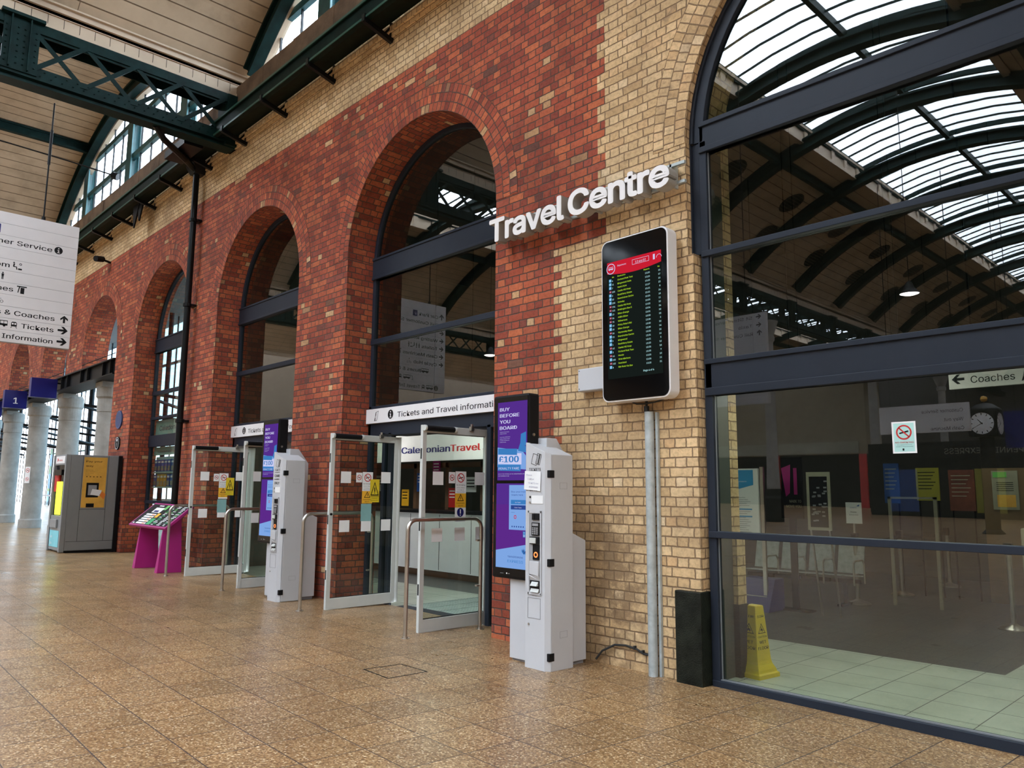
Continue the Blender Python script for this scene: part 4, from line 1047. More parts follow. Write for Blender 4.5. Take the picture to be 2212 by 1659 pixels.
# ------------------------------------------------------------------ signs on the wall
def pict(b, kind, o, u, v, s):
    """simple black pictograms; o is lower left, s the height"""
    o = Vector(o); u = Vector(u); v = Vector(v)
    F = lambda *p: b.face([o+u*a*s+v*c*s for a, c in p])
    if kind == 'i':
        k = b.m; b.disc(o+u*.5*s+v*.5*s, u, v, .5*s, 24)
        n = u.cross(v)*.0006; o = o+n; b.m = b.wm
        b.disc(o+u*.5*s+v*.77*s, u, v, .09*s, 10); F((.36,.58),(.36,.50),(.58,.50),(.58,.58)) ; F((.44,.2),(.58,.2),(.58,.56),(.44,.56)); F((.34,.16),(.68,.16),(.68,.23),(.34,.23)); b.m = k
    if kind == 'up':
        F((.36,0),(.64,0),(.64,.75),(.36,.75)); F((.0,.36),(.5,.78),(.5,1.1),(.0,.66)); F((1,.36),(1,.66),(.5,1.1),(.5,.78))
    if kind in ('right','left'):
        q = (lambda a: a) if kind == 'right' else (lambda a: 1.1-a)
        G = lambda *p: F(*[(q(a), c) for a, c in p])
        G((0,.37),(.80,.37),(.80,.63),(0,.63)); G((.34,.04),(.64,.04),(1.1,.5),(.78,.5)); G((.34,.96),(.78,.5),(1.1,.5),(.64,.96))
    if kind == 'bus':
        F((0,.22),(1.7,.22),(1.7,.30),(0,.30)); F((0,.85),(1.7,.85),(1.7,.95),(0,.95)); F((0,.22),(.06,.22),(.06,.95),(0,.95)); F((1.64,.22),(1.7,.22),(1.7,.95),(1.64,.95)); F((0,.22),(1.7,.22),(1.7,.5),(0,.5))
        for a in (.4,.8,1.2): F((a,.5),(a+.06,.5),(a+.06,.9),(a,.9))
        for a in (.4,1.3): b.disc(o+u*a*s+v*.2*s, u, v, .16*s, 12)
    if kind == 'train':
        F((.1,.25),(.9,.25),(.9,.8),(.75,1),(.25,1),(.1,.8)); F((.2,.2),(.3,.2),(.15,0),(.02,0)); F((.8,.2),(.7,.2),(.85,0),(.98,0))
        k = b.m; b.m = b.wm; o = o+u.cross(v)*.0006; F((.2,.55),(.45,.55),(.45,.82),(.2,.82)); F((.55,.55),(.8,.55),(.8,.82),(.55,.82)); b.m = k
    if kind == 'ticket':
        for p in (((.1,0),(.14,.0),(.4,.85),(.36,.85)),((.5,.05),(.54,.05),(.8,.95),(.76,.95)),((.1,0),(.54,.05),(.54,.09),(.1,.04)),((.36,.85),(.36,.81),(.8,.91),(.8,.95)),((.14,.05),(.24,.06),(.30,.30),(.20,.28)),((.24,.5),(.34,.5),(.42,.84),(.32,.83))): F(*p)
    if kind == 'wait':
        b.disc(o+u*.12*s+v*.92*s, u, v, .1*s, 10); F((.02,.35),(.2,.35),(.25,.8),(.08,.8)); F((.1,.30),(.5,.30),(.5,.42),(.1,.42)); F((.45,.0),(.58,.0),(.5,.40),(.38,.40)); F((.65,0),(1.1,0),(1.1,.22),(.65,.22)); b.disc(o+u*.9*s+v*.8*s, u, v, .16*s, 14, .09*s)
    if kind == 'person':
        b.disc(o+u*.25*s+v*.9*s, u, v, .1*s, 10); F((.12,.4),(.38,.4),(.40,.78),(.10,.78)); F((.14,0),(.23,0),(.24,.4),(.14,.4)); F((.27,0),(.36,0),(.36,.4),(.26,.4))
    if kind == 'cash':
        F((0,.85),(1.1,.85),(1.1,1),(0,1)); F((.1,.1),(.2,.1),(.35,.85),(.22,.85)); F((.42,0),(.85,0),(.85,.8),(.42,.8))
    if kind == 'cycle':
        for a in (.2,.85): b.disc(o+u*a*s+v*.2*s, u, v, .2*s, 14, .15*s)
        F((.2,.2),(.24,.2),(.5,.6),(.46,.6)); F((.46,.6),(.46,.55),(.8,.55),(.8,.6)); b.disc(o+u*.5*s+v*.9*s, u, v, .09*s, 8)
def entry_sign(c, label):
    root = thing('fascia_sign', (c,6.22,2.55), label, 'sign', 'entrance fascia signs')
    b = MB(); b.box(c-1.60,c+1.60,6.205,6.25,2.545,2.752); pn = b.build('panel', M['white'], root, bevel=.002)
    b = MB(); b.wm = 1; y = 6.2035
    b.text('Tickets and Travel information', (c-.82,y,2.600), X, Z, height=.10, width=2.14, bold=.02); b.build('lettering', M['mblack'], pn); b = MB(); b.wm = 1
    pict(b, 'i', (c-1.05,y,2.585), X, Z, .13); b.build('information_symbol', [M['mblack'], M['white']], pn); b = MB(); b.wm = 1; pict(b, 'ticket', (c-1.40,y,2.575), X, Z, .15)
    b.build('ticket_symbol', [M['mblack'], M['white']], pn)
entry_sign(-7.93, 'white Tickets and Travel information sign over the nearer entrance')
entry_sign(-12.55, 'white Tickets and Travel information sign over the farther entrance')

# 3D lettering with its rails
root = thing('travel_centre_lettering', (-5.0,5.7,4.35), 'large white three-dimensional TRAVEL CENTRE letters on two rails, spanning red and yellow brick', 'lettering')
def bt(word, x0, x1):
    b = MB(); b.side = 1; b.text(word, (x0,5.675,4.34), X, Z, height=.335, width=x1-x0, bold=.075, depth=.13, space=.96, heavy=True); b.build('letters', [M['white'], plain('letter_side_shade', (.34,.32,.29), .5)], root)  # grey sides: the shading of the white letters is put into the colour
bt('Travel', -6.15, -5.05); bt('Centre', -4.97, -3.78)
for zz in (4.39,4.57):
    b = MB(); b.box(-6.12,-3.70,5.69,5.72,zz-.014,zz+.014); b.build('rail', M['galv'], root)
for xx in (-5.9,-5.35,-4.75,-4.15,-3.85):
    b = MB(); b.box(xx-.01,xx+.01,5.69,5.80,4.375,4.585); b.build('standoff', M['galv'], root)

# departures board
root = thing('departures_board', (-4.2,5.7,2.4), 'tall black bus departures screen in a rounded silver case on the yellow brick', 'screen')
def rrect(x0, x1, z0, z1, r, n=6):
    pts = []
    for cx, cz, a0 in ((x1-r,z0+r,-PI/2),(x1-r,z1-r,0),(x0+r,z1-r,PI/2),(x0+r,z0+r,PI)):
        for k in range(n+1): a = a0+PI/2*k/n; pts.append((cx+r*math.cos(a), cz+r*math.sin(a)))
    return pts
x0, x1, z0, z1 = -4.597, -3.833, 2.425, 3.985
b = MB(); b.prism(rrect(x0,x1,z0,z1,.075), 'y', 5.60, 5.74); b.build('case', M['white'], root, bevel=.004, smooth=True)
b = MB(); b.prism(rrect(x0+.014,x1-.014,z0+.014,z1-.014,.065), 'y', 5.594, 5.602); fg = b.build('front_glass', M['black'], root)
b = MB(); b.box(-4.4,-4.0,5.74,5.80,2.8,3.6); b.build('wall_mount', M['mblack'], root)
sx0, sx1, sz0, sz1 = -4.522, -3.902, 2.64, 3.765; ys = 5.5925
b = MB(); b.m = 0; b.face([(sx0,ys,sz0),(sx1,ys,sz0),(sx1,ys,sz1),(sx0,ys,sz1)])
b.m = 1; n_ = 12
for k in range(n_):
    a, c_ = k/n_, (k+1)/n_; zz = lambda q: 3.655-.03*math.sin(q*PI)
    b.face([(sx0+(sx1-sx0)*a,ys-.0005,zz(a)),(sx0+(sx1-sx0)*c_,ys-.0005,zz(c_)),(sx0+(sx1-sx0)*c_,ys-.0005,sz1),(sx0+(sx1-sx0)*a,ys-.0005,sz1)])
b.m = 2; b.disc((sx0+.045,ys-.001,3.70), X, Z, .052, 20, .045); b.text('Departures', (sx0+.125,ys-.001,3.71), X, Z, height=.02, bold=.02)
for (a,b_,c_,d_) in ((-4.225,-4.035,3.69,3.693),(-4.225,-4.035,3.735,3.738),(-4.225,-4.222,3.69,3.738),(-4.038,-4.035,3.69,3.738)): b.face([(a,ys-.001,c_),(b_,ys-.001,c_),(b_,ys-.001,d_),(a,ys-.001,d_)])
b.text('12:44:02', (-4.13,ys-.001,3.70), X, Z, height=.028, align='C', bold=.02)
b.face([(-3.99,ys-.001,3.69),(-3.97,ys-.001,3.69),(-3.97,ys-.001,3.74),(-3.99,ys-.001,3.74)]); b.disc((-3.925,ys-.001,3.70), X, Z, .03, 14, .026, 0, PI)
b.wm = 1; pict(b, 'bus', (sx0+.015,ys-.001,3.685), X, Z, .035)
b.build('screen_banner', [M['scr_k'], M['scr_r'], M['scr_w']], fg)
rows = [('4','Orchard Park Tesc','13:20','15'),('11','Kingswood Asda','13:20','27'),('7','North Point','13:20','21'),('105','Castle Hill Hosp','13:27','23'),('2','Boothferry Estate','13:21','8'),('12','Bransholme Centre','13:21','24'),('250','Grimsby','13:25','18'),('154','Castle Hill Hosp','13:25','11'),('121','Bridlington Bus S','13:25','22'),('13','Bilton Grange','13:26','34'),('56','ASDA Bilton','13:31','30'),('75','Withernsea','13:30','35'),('20','Priory Park & Rid','13:30','3'),('15','Bilton Grange','13:30','32'),('56','Wymersley Road','13:30','14'),('33','Bransholme Centre','13:30','26'),('5','Kingswood','13:31','16'),('1','Boothferry Estate','13:31','5'),('63','Castle Hill Hosp','13:33','12'),('3','Orchard Park Tesc','13:35','18'),('66','Hessle','13:35','9'),('255','Wren Kitchens','13:35','10'),('153','Swanland','13:35','11'),('8','Nth Point Via Bev','13:35','21')]
b = MB(); cyan = MB(); dz = .0362; zt = 3.573
yt = lambda t_, x, z, h, bb: bb.text(t_, (x,ys-.001,z), X, Z, height=h, bold=.012)
yt('No', sx0+.06, zt+.036, .018, b); yt('Destination', sx0+.125, zt+.036, .018, b); yt('Departs', -4.095, zt+.036, .018, b); yt('Ba', -3.94, zt+.036, .018, b)
b.build('column_headings', M['scr_y'], fg)
for i, (no, de, tm_, bay) in enumerate(rows):
    b = MB(); cyan = MB(); ic = MB()
    z = zt-dz*i; yt(de, sx0+.125, z, .0205, b); yt(no, sx0+.058, z, .0195, cyan); cyan.build('route_number', M['scr_c'], fg); cyan = MB(); yt(tm_, -4.08, z, .0195, cyan); cyan.build('departure_time', M['scr_c'], fg); cyan = MB(); yt(bay, -3.935 if len(bay) > 1 else -3.925, z, .0195, cyan)
    if i in (3,7,8,10,11,14,18,20,22):
        ic.m = 1; ic.face([(sx0+.025,ys-.001,z),(sx0+.05,ys-.001,z),(sx0+.05,ys-.001,z+.022),(sx0+.025,ys-.001,z+.022)]); ic.m = 2; ic.face([(sx0+.03,ys-.0014,z+.008),(sx0+.045,ys-.0014,z+.008),(sx0+.045,ys-.0014,z+.012),(sx0+.03,ys-.0014,z+.012)])
    else:
        ic.m = 0; ic.face([(sx0+.022,ys-.001,z-.002),(sx0+.05,ys-.001,z-.002),(sx0+.05,ys-.001,z+.026),(sx0+.022,ys-.001,z+.026)]); ic.m = 3; ic.disc((sx0+.036,ys-.0014,z+.012), X, Z, .009, 10, .005)
    b.build('destination_text', M['scr_y'], fg); cyan.build('bay_number', M['scr_c'], fg)
    ic.build('operator_icon', [M['icon_blue'], M['icon_dark'], M['scr_w'], M['scr_w']], fg)
cyan = MB(); yt('Page 4 of 4', -4.115, 2.675, .022, cyan); cyan.build('page_text', M['scr_c'], fg)

root = thing('junction_box', (-4.84,5.75,2.56), 'small pale grey junction box fixed left of the departures board', 'junction box')
b = MB(); b.box(-4.992,-4.62,5.70,5.80,2.575,2.80); b.build('box', M['machine'], root, bevel=.006)
b = MB(); b.box(-4.985,-4.63,5.694,5.70,2.582,2.793); b.build('lid', M['machine'], root, bevel=.004)
for xx, zz in ((-4.97,2.60),(-4.97,2.78)):
    b = MB(); b.tube([(xx,5.694,zz),(xx,5.691,zz)], .005, 8); b.build('screw', M['mblack'], root)

root = thing('cable_conduit', (-4.17,5.75,0), 'galvanised steel conduit running from below the departures board to the ground', 'conduit')
b = MB(); b.tube([(-4.172,5.745,fz(-4.17,5.74)),(-4.172,5.745,2.325)], .042, 16); b.build('tube', M['galv'], root, smooth=True)
b = MB(); b.box(-4.125,-4.10,5.77,5.80,fz(-4.1,5.8),2.32); b.build('wall_strip', M['galv'], root)
b = MB(); b.tube([(-4.19,5.745,2.325),(-4.20,5.745,2.37),(-4.20,5.745,2.44)], .012, 8); b.tube([(-4.36,5.74,2.43),(-4.3,5.73,2.405),(-4.2,5.73,2.40),(-4.08,5.73,2.41),(-4.0,5.74,2.43)], .007, 6); b.box(-4.22,-4.18,5.73,5.76,2.33,2.38); b.build('cables', M['rubber'], root)
b = MB(); b.tube([(-4.80,5.72,.06),(-4.74,5.74,.14),(-4.62,5.775,.205),(-4.5,5.785,.215),(-4.38,5.785,.20),(-4.30,5.785,.17),(-4.235,5.785,.17),(-4.20,5.77,.19)], .010, 8)
for xx, zz in ((-4.40,.21),(-4.31,.185)): b.box(xx-.008,xx+.008,5.77,5.80,zz-.016,zz+.016)
tag(b.build('power_cable', M['rubber']), 'black cable clipped to the yellow brick between the ticket machine and the conduit', 'cable')

# plaques, camera
for (x, z, r, nm, lab) in ((-19.26,3.17,.215,'round_plaque','round blue plaque, the upper of two on the brick pier above the cash machine'),(-19.24,2.62,.15,'small_plaque','small dark plaque with a white crest, the lower of two on the brick pier')):
    root = thing(nm, (x,5.8,z), lab, 'plaque')
    b = MB(); b.prism([(x+r*math.cos(2*PI*k/28), z+r*math.sin(2*PI*k/28)) for k in range(28)], 'y', 5.768, 5.80); b.build('disc', plain('plaque_blue', (.02,.045,.14), .4) if r > .2 else M['mblack'], root, bevel=.003)
    b = MB(); b.disc((x,5.767,z), X, Z, r*.93, 28, r*.87)
    if r < .2:
        for i in range(3): b.text(('ROYAL','STATION','1853')[i], (x,5.7665,z-.01-.035*i), X, Z, height=.022, align='C')
        b.disc((x,5.766,z+.07), X, Z, .035, 6)
    else:
        for i in range(5): b.text(('HULL','PARAGON','STATION','opened','1847')[i], (x,5.7665,z+.08-.045*i), X, Z, height=.024, align='C')
    b.build('inscription', M['paper'] if r < .2 else plain('plaque_line', (.10,.16,.32), .5), root)
root = thing('security_camera', (-20.97,5.7,7.34), 'small black security camera on the yellow brick band', 'camera')
b = MB(); b.tube([(-20.97,5.80,7.32),(-20.97,5.62,7.36)], .03, 8); b.build('bracket', M['mblack'], root)
b = MB(); b.tube([(-21.0,5.62,7.38),(-20.88,5.42,7.33)], .075, 12); b.build('body', M['mblack'], root)
root = thing('gutter_debris', (-18.3,5.5,7.6), 'torn black sheeting hanging beneath the gutter', 'sheeting')
b = MB(); b.hexa([(-18.5,5.50,8.08),(-18.1,5.50,8.08),(-18.1,5.55,8.08),(-18.5,5.55,8.08),(-18.35,5.48,7.55),(-18.3,5.48,7.5),(-18.3,5.50,7.5),(-18.35,5.50,7.55)]); b.hexa([(-18.2,5.52,8.08),(-17.9,5.52,8.08),(-17.9,5.56,8.08),(-18.2,5.56,8.08),(-18.12,5.50,7.7),(-18.05,5.50,7.62),(-18.05,5.53,7.62),(-18.12,5.53,7.7)]); b.build('strips', M['mblack'], root)
for i, (x, z) in enumerate(((-9.9,8.0),(-12.0,7.98))):
    pass

# big hanging wayfinding sign
xs0 = -14.1; y0, y1 = 1.29, 3.366; zb, zt = 3.85, 5.93
root = thing('wayfinding_sign', (xs0,2.3,zb), 'large square white direction sign hanging from the lattice girder, with black arrows and pictograms', 'sign')
b = MB(); nr = 11; dz = (zt-zb)/nr
for i in range(nr): b.box(xs0-.05, xs0+.05, y0, y1, zb+dz*i+.002, zb+dz*(i+1)-.002)
sl_ = b.build('slat_panel', M['signw'], root)
b = MB(); b.box(xs0-.045, xs0+.045, y0+.005, y1-.005, zb, zt); b.build('core', M['machine_d'], root)
xf = xs0+.0512
W_ = M['signw']
def line(i, txt, ts, te, pics=()):   # i from the top, ts/te in metres from the left edge
    b = MB(); b.wm = 1
    z = zt-dz*(i+1)+dz*.30
    if txt: b.text(txt, (xf,y0+ts,z), Y, Z, height=dz*.54, width=te-ts, bold=.035)
    for k, p, sc in pics: pict(b, k, (xf,y0+p,z-dz*.08*sc), Y, Z, dz*.62*sc)
    b.build('sign_line', [M['mblack'], W_, M['navy']], sl_)
line(1,'Car Park',.23,.80,[('up',.06,1.1)]); b = MB(); b.m = 2; b.face([(xf,y0+.84,zt-dz*1.87),(xf,y0+.97,zt-dz*1.87),(xf,y0+.97,zt-dz*1.12),(xf,y0+.84,zt-dz*1.12)]); b.m = 1; b.text('P', (xf+.0006,y0+.875,zt-dz*1.72), Y, Z, height=dz*.48, bold=.02); b.build('parking_symbol', [M['mblack'], W_, M['navy']], sl_)
line(2,'Rail Customer Service',.23,1.704,[('left',.05,1.0),('i',1.735,1.05)])
line(3,'',0,0,[('left',.05,1.0),('i',.66,.9)])
line(4,'Waiting Room',.23,1.137,[('left',.05,1.0),('wait',1.18,1.0)])
line(5,'Toilets',.23,.69,[('left',.05,1.0),('person',.74,1),('person',.81,1),('wait',.89,1),('person',1.03,1)])
line(6,'Cash Machines',.23,1.217,[('left',.05,1.0),('cash',1.265,1.05)])
line(7,'Cycle Hub',.25,.91,[('left',.05,1.0),('cycle',.98,1)])
line(8,'Buses & Coaches',.70,1.829,[('bus',.48,1),('up',1.912,.95)])
line(9,'Tickets',1.374,1.828,[('ticket',.90,1),('bus',1.0,.95),('train',1.225,.85),('right',1.887,1.15)])
line(10,'Travel Information',.71,1.828,[('i',.19,1.05),('bus',.34,1),('train',.57,.9),('right',1.887,1.15)])
b = MB()
for yy in (1.75,2.84): b.tube([(xs0,yy,zt),(xs0,yy,7.98)], .012, 8); b.tube([(xs0,yy,zt),(xs0,yy,zt+.06)], .03, 8); b.tube([(xs0,yy,6.9),(xs0,yy,7.5)], .022, 8)
b.build('hanging_rods', M['mblack'], root)
b = MB(); b.tube([(-24.0,2,11.0),(-22.5,5.0,10.3),(-21.9,6.0,10.0)], .02, 6); b.tube([(-21.95,5.95,10.02),(-21.85,6.05,9.97)], .1, 8)
tag(b.build('tie_cable', M['mblack']), 'thin dark tie cable running to an insulator at the left half-round window', 'cable')

# wet floor cone (inside the wide window)
root = thing('wet_floor_cone', (-3.56,6.40,0), 'yellow four-sided CAUTION WET FLOOR cone inside the wide window', 'safety cone')
cx, cy = -3.61, 6.49; ang = math.radians(-7); ca2, sa2 = math.cos(ang), math.sin(ang)
def P2(a, c_, z): return (cx+a*ca2-c_*sa2, cy+a*sa2+c_*ca2, z)
lv = [(.148,0),(.148,.035),(.132,.045),(.126,.07),(.106,.11),(.098,.14),(.060,.60),(.055,.605)]
b = MB()
for i in range(len(lv)-1):
    (r0,z_0),(r1,z_1) = lv[i], lv[i+1]
    cs0 = [(-r0,-r0),(r0,-r0),(r0,r0),(-r0,r0)]; cs1 = [(-r1,-r1),(r1,-r1),(r1,r1),(-r1,r1)]
    for k in range(4):
        l_ = (k+1) % 4; b.face([P2(*cs0[k],z_0),P2(*cs0[l_],z_0),P2(*cs1[l_],z_1),P2(*cs1[k],z_1)])
b.face([P2(a,c_,.605) for a, c_ in ((-.055,-.055),(.055,-.055),(.055,.055),(-.055,.055))])
b.build('body', M['yellow'], root, bevel=.006)
b = MB()
for fa in (0, PI/2):   # two visible faces
    u = Vector((math.cos(ang+fa),math.sin(ang+fa),0)); nn = Vector((u.y,-u.x,0))
    sl = (.098-.060)/.46; v = (Z - nn*sl).normalized()
    o = Vector((cx,cy,0))+nn*(.098+.0012)+Z*.14
    T = lambda t_, z, h, w_, **k: b.text(t_, o+v*(z-.14), u, v, height=h, width=w_, align='C', **k)
    T('SIR', .505, .026, .095, bold=.05); T('FLOOR', .235, .034, .145, bold=.04); T('WET', .285, .034, .095, bold=.04); T('CAUTION', .335, .02, .125, bold=.02)
    for (sc_) in (1,):
        p = o+v*(.37-.14); hw = .052; th = .006
        a_, b_, c_ = p-u*hw, p+u*hw, p+v*.085
        for q0, q1 in ((a_,b_),(b_,c_),(c_,a_)):
            d = (q1-q0).normalized(); e = nn.cross(d)*th; b.face([q0,q1,q1+e,q0+e] )
        b.disc(p+v*.052-u*.004, u, v, .006, 8); b.face([p+v*.045-u*.01,p+v*.02-u*.018,p+v*.016-u*.012,p+v*.04+u*.004]); b.face([p+v*.035,p+v*.02+u*.02,p+v*.026+u*.022,p+v*.043+u*.004]); b.face([p+v*.03-u*.006,p+v*.012+u*.01,p+v*.017+u*.016,p+v*.036+u*.002])
b.build('print', M['mblack'], root)

# manhole outline in the paving
def P3(x, y): return (x, y, fz(x,y)+.0015)
b = MB()
for (a, c_) in (((-5.83,3.86),(-5.44,3.84)),((-5.44,3.84),(-5.45,4.25)),((-5.45,4.25),(-5.82,4.24)),((-5.82,4.24),(-5.83,3.86))):
    a = Vector(a); c_ = Vector(c_); d = (c_-a).normalized(); e = Vector((-d.y,d.x))*.008
    b.face([P3(*(a-e)),P3(*(c_-e)),P3(*(c_+e)),P3(*(a+e))])
tag(b.build('access_cover_joint', M['pipe']), 'dark square outline of an access cover set in the paving', 'access cover')

# ------------------------------------------------------------------ travel centre interior
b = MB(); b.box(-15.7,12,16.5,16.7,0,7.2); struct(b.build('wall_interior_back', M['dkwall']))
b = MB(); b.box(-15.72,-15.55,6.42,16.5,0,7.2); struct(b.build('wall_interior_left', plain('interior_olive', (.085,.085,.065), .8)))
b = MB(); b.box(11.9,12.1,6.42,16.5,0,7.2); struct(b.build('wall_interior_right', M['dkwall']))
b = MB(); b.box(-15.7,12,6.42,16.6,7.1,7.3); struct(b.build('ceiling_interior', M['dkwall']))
b = MB(); b.box(-15.5,-7.6,9.02,9.14,2.15,2.62); b.box(-15.5,-7.6,9.14,10.6,2.62,2.7); struct(b.build('trim_bulkhead', M['white']))
for x0, lab in ((-12.53,'blue and red travel agency fascia lettering inside the nearer entrance'),(-9.12,'second travel agency fascia lettering, right of the first, cut off by the door frame')):
    b = MB(); b.m = 0; b.text('Caledonian', (x0,9.015,2.31), X, Z, height=.165, width=1.50, bold=.11); b.m = 1; b.text('Travel', (x0+1.52,9.015,2.31), X, Z, height=.165, width=.82, bold=.11); b.m = 2; b.text('&', (x0+2.42,9.012,2.29), X, Z, height=.17, width=.17, bold=.02)
    tag(b.build('fascia_lettering', [M['navy'], M['red'], plain('thistle', (.35,.06,.06), .5)]), lab, 'lettering', 'travel agency fascia lettering')
root = thing('service_counter', (-11,9.1,0), 'long white service counter with a dark worktop inside the nearer entrance', 'counter')
b = MB(); b.box(-15.4,-7.8,9.1,9.5,.12,1.17); b.build('front_panel', M['white'], root)
b = MB(); b.box(-15.4,-7.8,9.05,9.75,1.17,1.22); b.build('worktop', M['mblack'], root)
b = MB(); b.box(-15.4,-7.8,9.14,9.5,0,.12); b.build('kickboard', M['wood'], root)
b = MB()
for k in range(9): b.box(-15.0+k*.9,-14.99+k*.9,9.097,9.1,.14,1.15)
b.build('panel_joints', M['mblack'], root)
root = thing('counter_screen', (-11,9.6,1.22), 'brown framed glazed screen above the white counter', 'screen')
b = MB()
for k in range(8): b.box(-15.2+k*1.05,-15.1+k*1.05,9.75,9.83,1.22,2.15)
b.box(-15.3,-7.8,9.75,9.83,2.05,2.15); b.build('frame', M['wood'], root)
pc = [M['red'], M['paper'], M['cyan'], M['amber'], M['blue'], M['magx'] if 'magx' in M else M['mag']]
rnd = random.Random(11)
for k in range(14):
    x = -15.0+k*.52; z = 1.27+.30*(k % 3); w_ = .22+.1*rnd.random(); h_ = .28+.12*rnd.random()
    root = thing('counter_poster', (x,9.7,z), 'small %s poster on the counter screen, %s' % (('red','white','blue','amber','deep blue','magenta')[k % 6], ('low','middle height','upper')[k % 3]+' and %d from the left' % (k+1)), 'poster', 'small posters behind the counter')
    b = MB(); b.box(x,x+w_,9.70,9.715,z,z+h_); b.build('sheet', pc[k % 6], root)
    b = MB()
    for i in range(3): b.box(x+.03,x+w_-.04,9.697,9.70,z+h_-.07-.06*i,z+h_-.05-.06*i)
    b.build('print', M['mblack'] if k % 6 in (1,3) else M['paper'], root)
b = MB()
for k in range(7):
    x = -8.88+k*.32; b.box(x,x+.012,6.62,8.0,.002,.016)
b.box(-8.95,-6.95,6.60,8.05,.001,.008)
for k in range(24): b.box(-8.93,-6.97,6.64+.058*k,6.655+.058*k,.008,.014)
tag(b.build('entrance_mat', plain('mat_alu', (.36,.40,.37), .5, .3)), 'ribbed metal entrance mat inside the nearer doorway', 'mat')
b = MB(); b.box(-13.5,-11.5,6.60,8.05,.001,.012)
for k in range(24): b.box(-13.48,-11.52,6.64+.058*k,6.655+.058*k,.012,.016)
tag(b.build('entrance_mat', plain('mat_alu2', (.36,.40,.37), .5, .3)), 'ribbed metal entrance mat inside the farther doorway', 'mat')
for i,(x,y) in enumerate(((-13,8.2),(-10,8.2),(-7.4,8.2),(-7,12),(-3.4,8.2),(-3.4,12.5),(0,8.2),(0,12),(-11,12),(-2.9,6.95),(-.6,6.95))):  # added fill lights, hidden behind the window bands to brighten the interior
    zl = 1.6+.985*y/5.9-.13; nm = ('front left','front second','front third','back third','front behind the wide window','back behind the wide window','front right','back right','back left','close behind the wide window, left','close behind the wide window, right')[i]
    root = thing('added_fill_light', (x,y,zl), 'added slim fill light, hidden in the travel centre, %s' % nm, 'light', 'added fill lights inside the travel centre')
    b = MB(); b.box(x-.7,x+.7,y-.06,y+.06,zl+.03,zl+.08); b.build('body', M['white'], root)
    b = MB(); b.box(x-.68,x+.68,y-.05,y+.05,zl,zl+.03); b.build('tube', M['fill_tube'], root)
    b = MB(); b.box(x-.5,x-.494,y-.003,y+.003,zl+.08,7.1); b.box(x+.494,x+.5,y-.003,y+.003,zl+.08,7.1); b.build('hanger', M['mblack'], root)
# stanchions
def stanchion(x, y, label, zt=1.02):
    root = thing('queue_stanchion', (x,y,0), label, 'stanchion', 'chrome queue posts in the travel centre')
    b = MB(); b.lathe([(0,0),(.175,0),(.175,.012),(.16,.022),(.06,.05),(.035,.07)], (x,y,0), 28); b.build('base', M['steel'], root, smooth=True)
    b = MB(); b.tube([(x,y,.05),(x,y,zt-.12)], .03, 14); b.build('post', M['steel'], root, smooth=True)
    b = MB(); b.box(x-.045,x+.045,y-.045,y+.045,zt-.14,zt); b.build('belt_head', M['mblack'], root, bevel=.01)
    return root
S = [(-4.84,11.74,'chrome queue post carrying the white PLEASE QUEUE HERE sign'),(-4.76,13.27,'second chrome queue post, behind the one with the sign'),(-4.64,15.17,'furthest chrome queue post in the travel centre'),(-2.68,10.96,'chrome queue post near the right edge of the wide window')]
for x, y, l in S: stanchion(x, y, l)
for (a, c_, l) in ((S[0],S[1],'black belt between the first two queue posts'),(S[1],S[2],'black belt between the two furthest queue posts'),(S[3],(1.0,10.9),'dark belt running right from the near queue post')):
    b = MB(); p = Vector((a[0],a[1],.93)); q = Vector((c_[0],c_[1],.93)); n_ = 6
    for k in range(n_):
        s0, s1 = k/n_, (k+1)/n_; f = lambda s: p.lerp(q, s)-Z*(.05*math.sin(s*PI)); b.bar(f(s0), f(s1), .004, .05)
    tag(b.build('queue_belt', M['mblack']), l, 'belt', 'queue belts')
root = thing('queue_sign', (-4.84,11.72,1.02), 'small white PLEASE QUEUE HERE sign on top of the first queue post', 'sign')
b = MB(); b.box(-4.94,-4.71,11.70,11.72,1.16,1.47); b.build('panel', M['paper'], root, bevel=.003)
b = MB(); b.box(-4.845,-4.82,11.71,11.73,1.0,1.17); b.build('stem', M['steel'], root)
b = MB(); b.m = 0; b.text('EXPRESS', (-4.825,11.698,1.385), X, Z, height=.022, align='C'); b.m = 1; b.text('Please', (-4.825,11.698,1.32), X, Z, height=.028, align='C', bold=.02); b.text('Queue Here', (-4.825,11.698,1.28), X, Z, height=.024, align='C')
b.m = 0; b.face([(-4.78,11.698,1.415),(-4.74,11.698,1.415),(-4.735,11.698,1.44),(-4.76,11.698,1.43)]); b.build('lettering', [M['blue'], M['mblack']], root)
# poster stands seen through the wide window
root = thing('consultation_poster', (-5.6,10,1.0), 'tall white and blue consultation poster on a stand behind the wide window', 'poster')
b = MB(); b.box(-5.95,-5.43,10.0,10.04,.98,1.94); b.build('board', M['paper'], root)
b = MB(); b.box(-5.40,-5.35,10.0,10.04,.2,1.96); b.box(-5.95,-5.35,9.99,10.05,.12,.2); b.build('stand', M['steel'], root)
b = MB(); b.face([(-5.94,9.998,1.60),(-5.50,9.998,1.71),(-5.50,9.998,1.92),(-5.94,9.998,1.92)]); b.box(-5.93,-5.53,9.996,9.998,1.26,1.28); b.box(-5.93,-5.53,9.996,9.998,1.36,1.38)
b.build('blue_bands', M['cyan'], root)
b = MB(); b.m = 1; b.text('change be', (-5.85,9.994,1.85), X, Z, height=.025); b.text('the - consultation', (-5.93,9.994,1.75), X, Z, height=.025, width=.33); b.m = 0
for i in range(18):
    z = 1.53-.028*i
    if i in (5,6,9): continue
    b.box(-5.93,-5.93+.30+.1*((i*7) % 5)/5,9.997,9.998,z,z+.005)
b.build('print', [M['machine_d'], M['paper']], root)
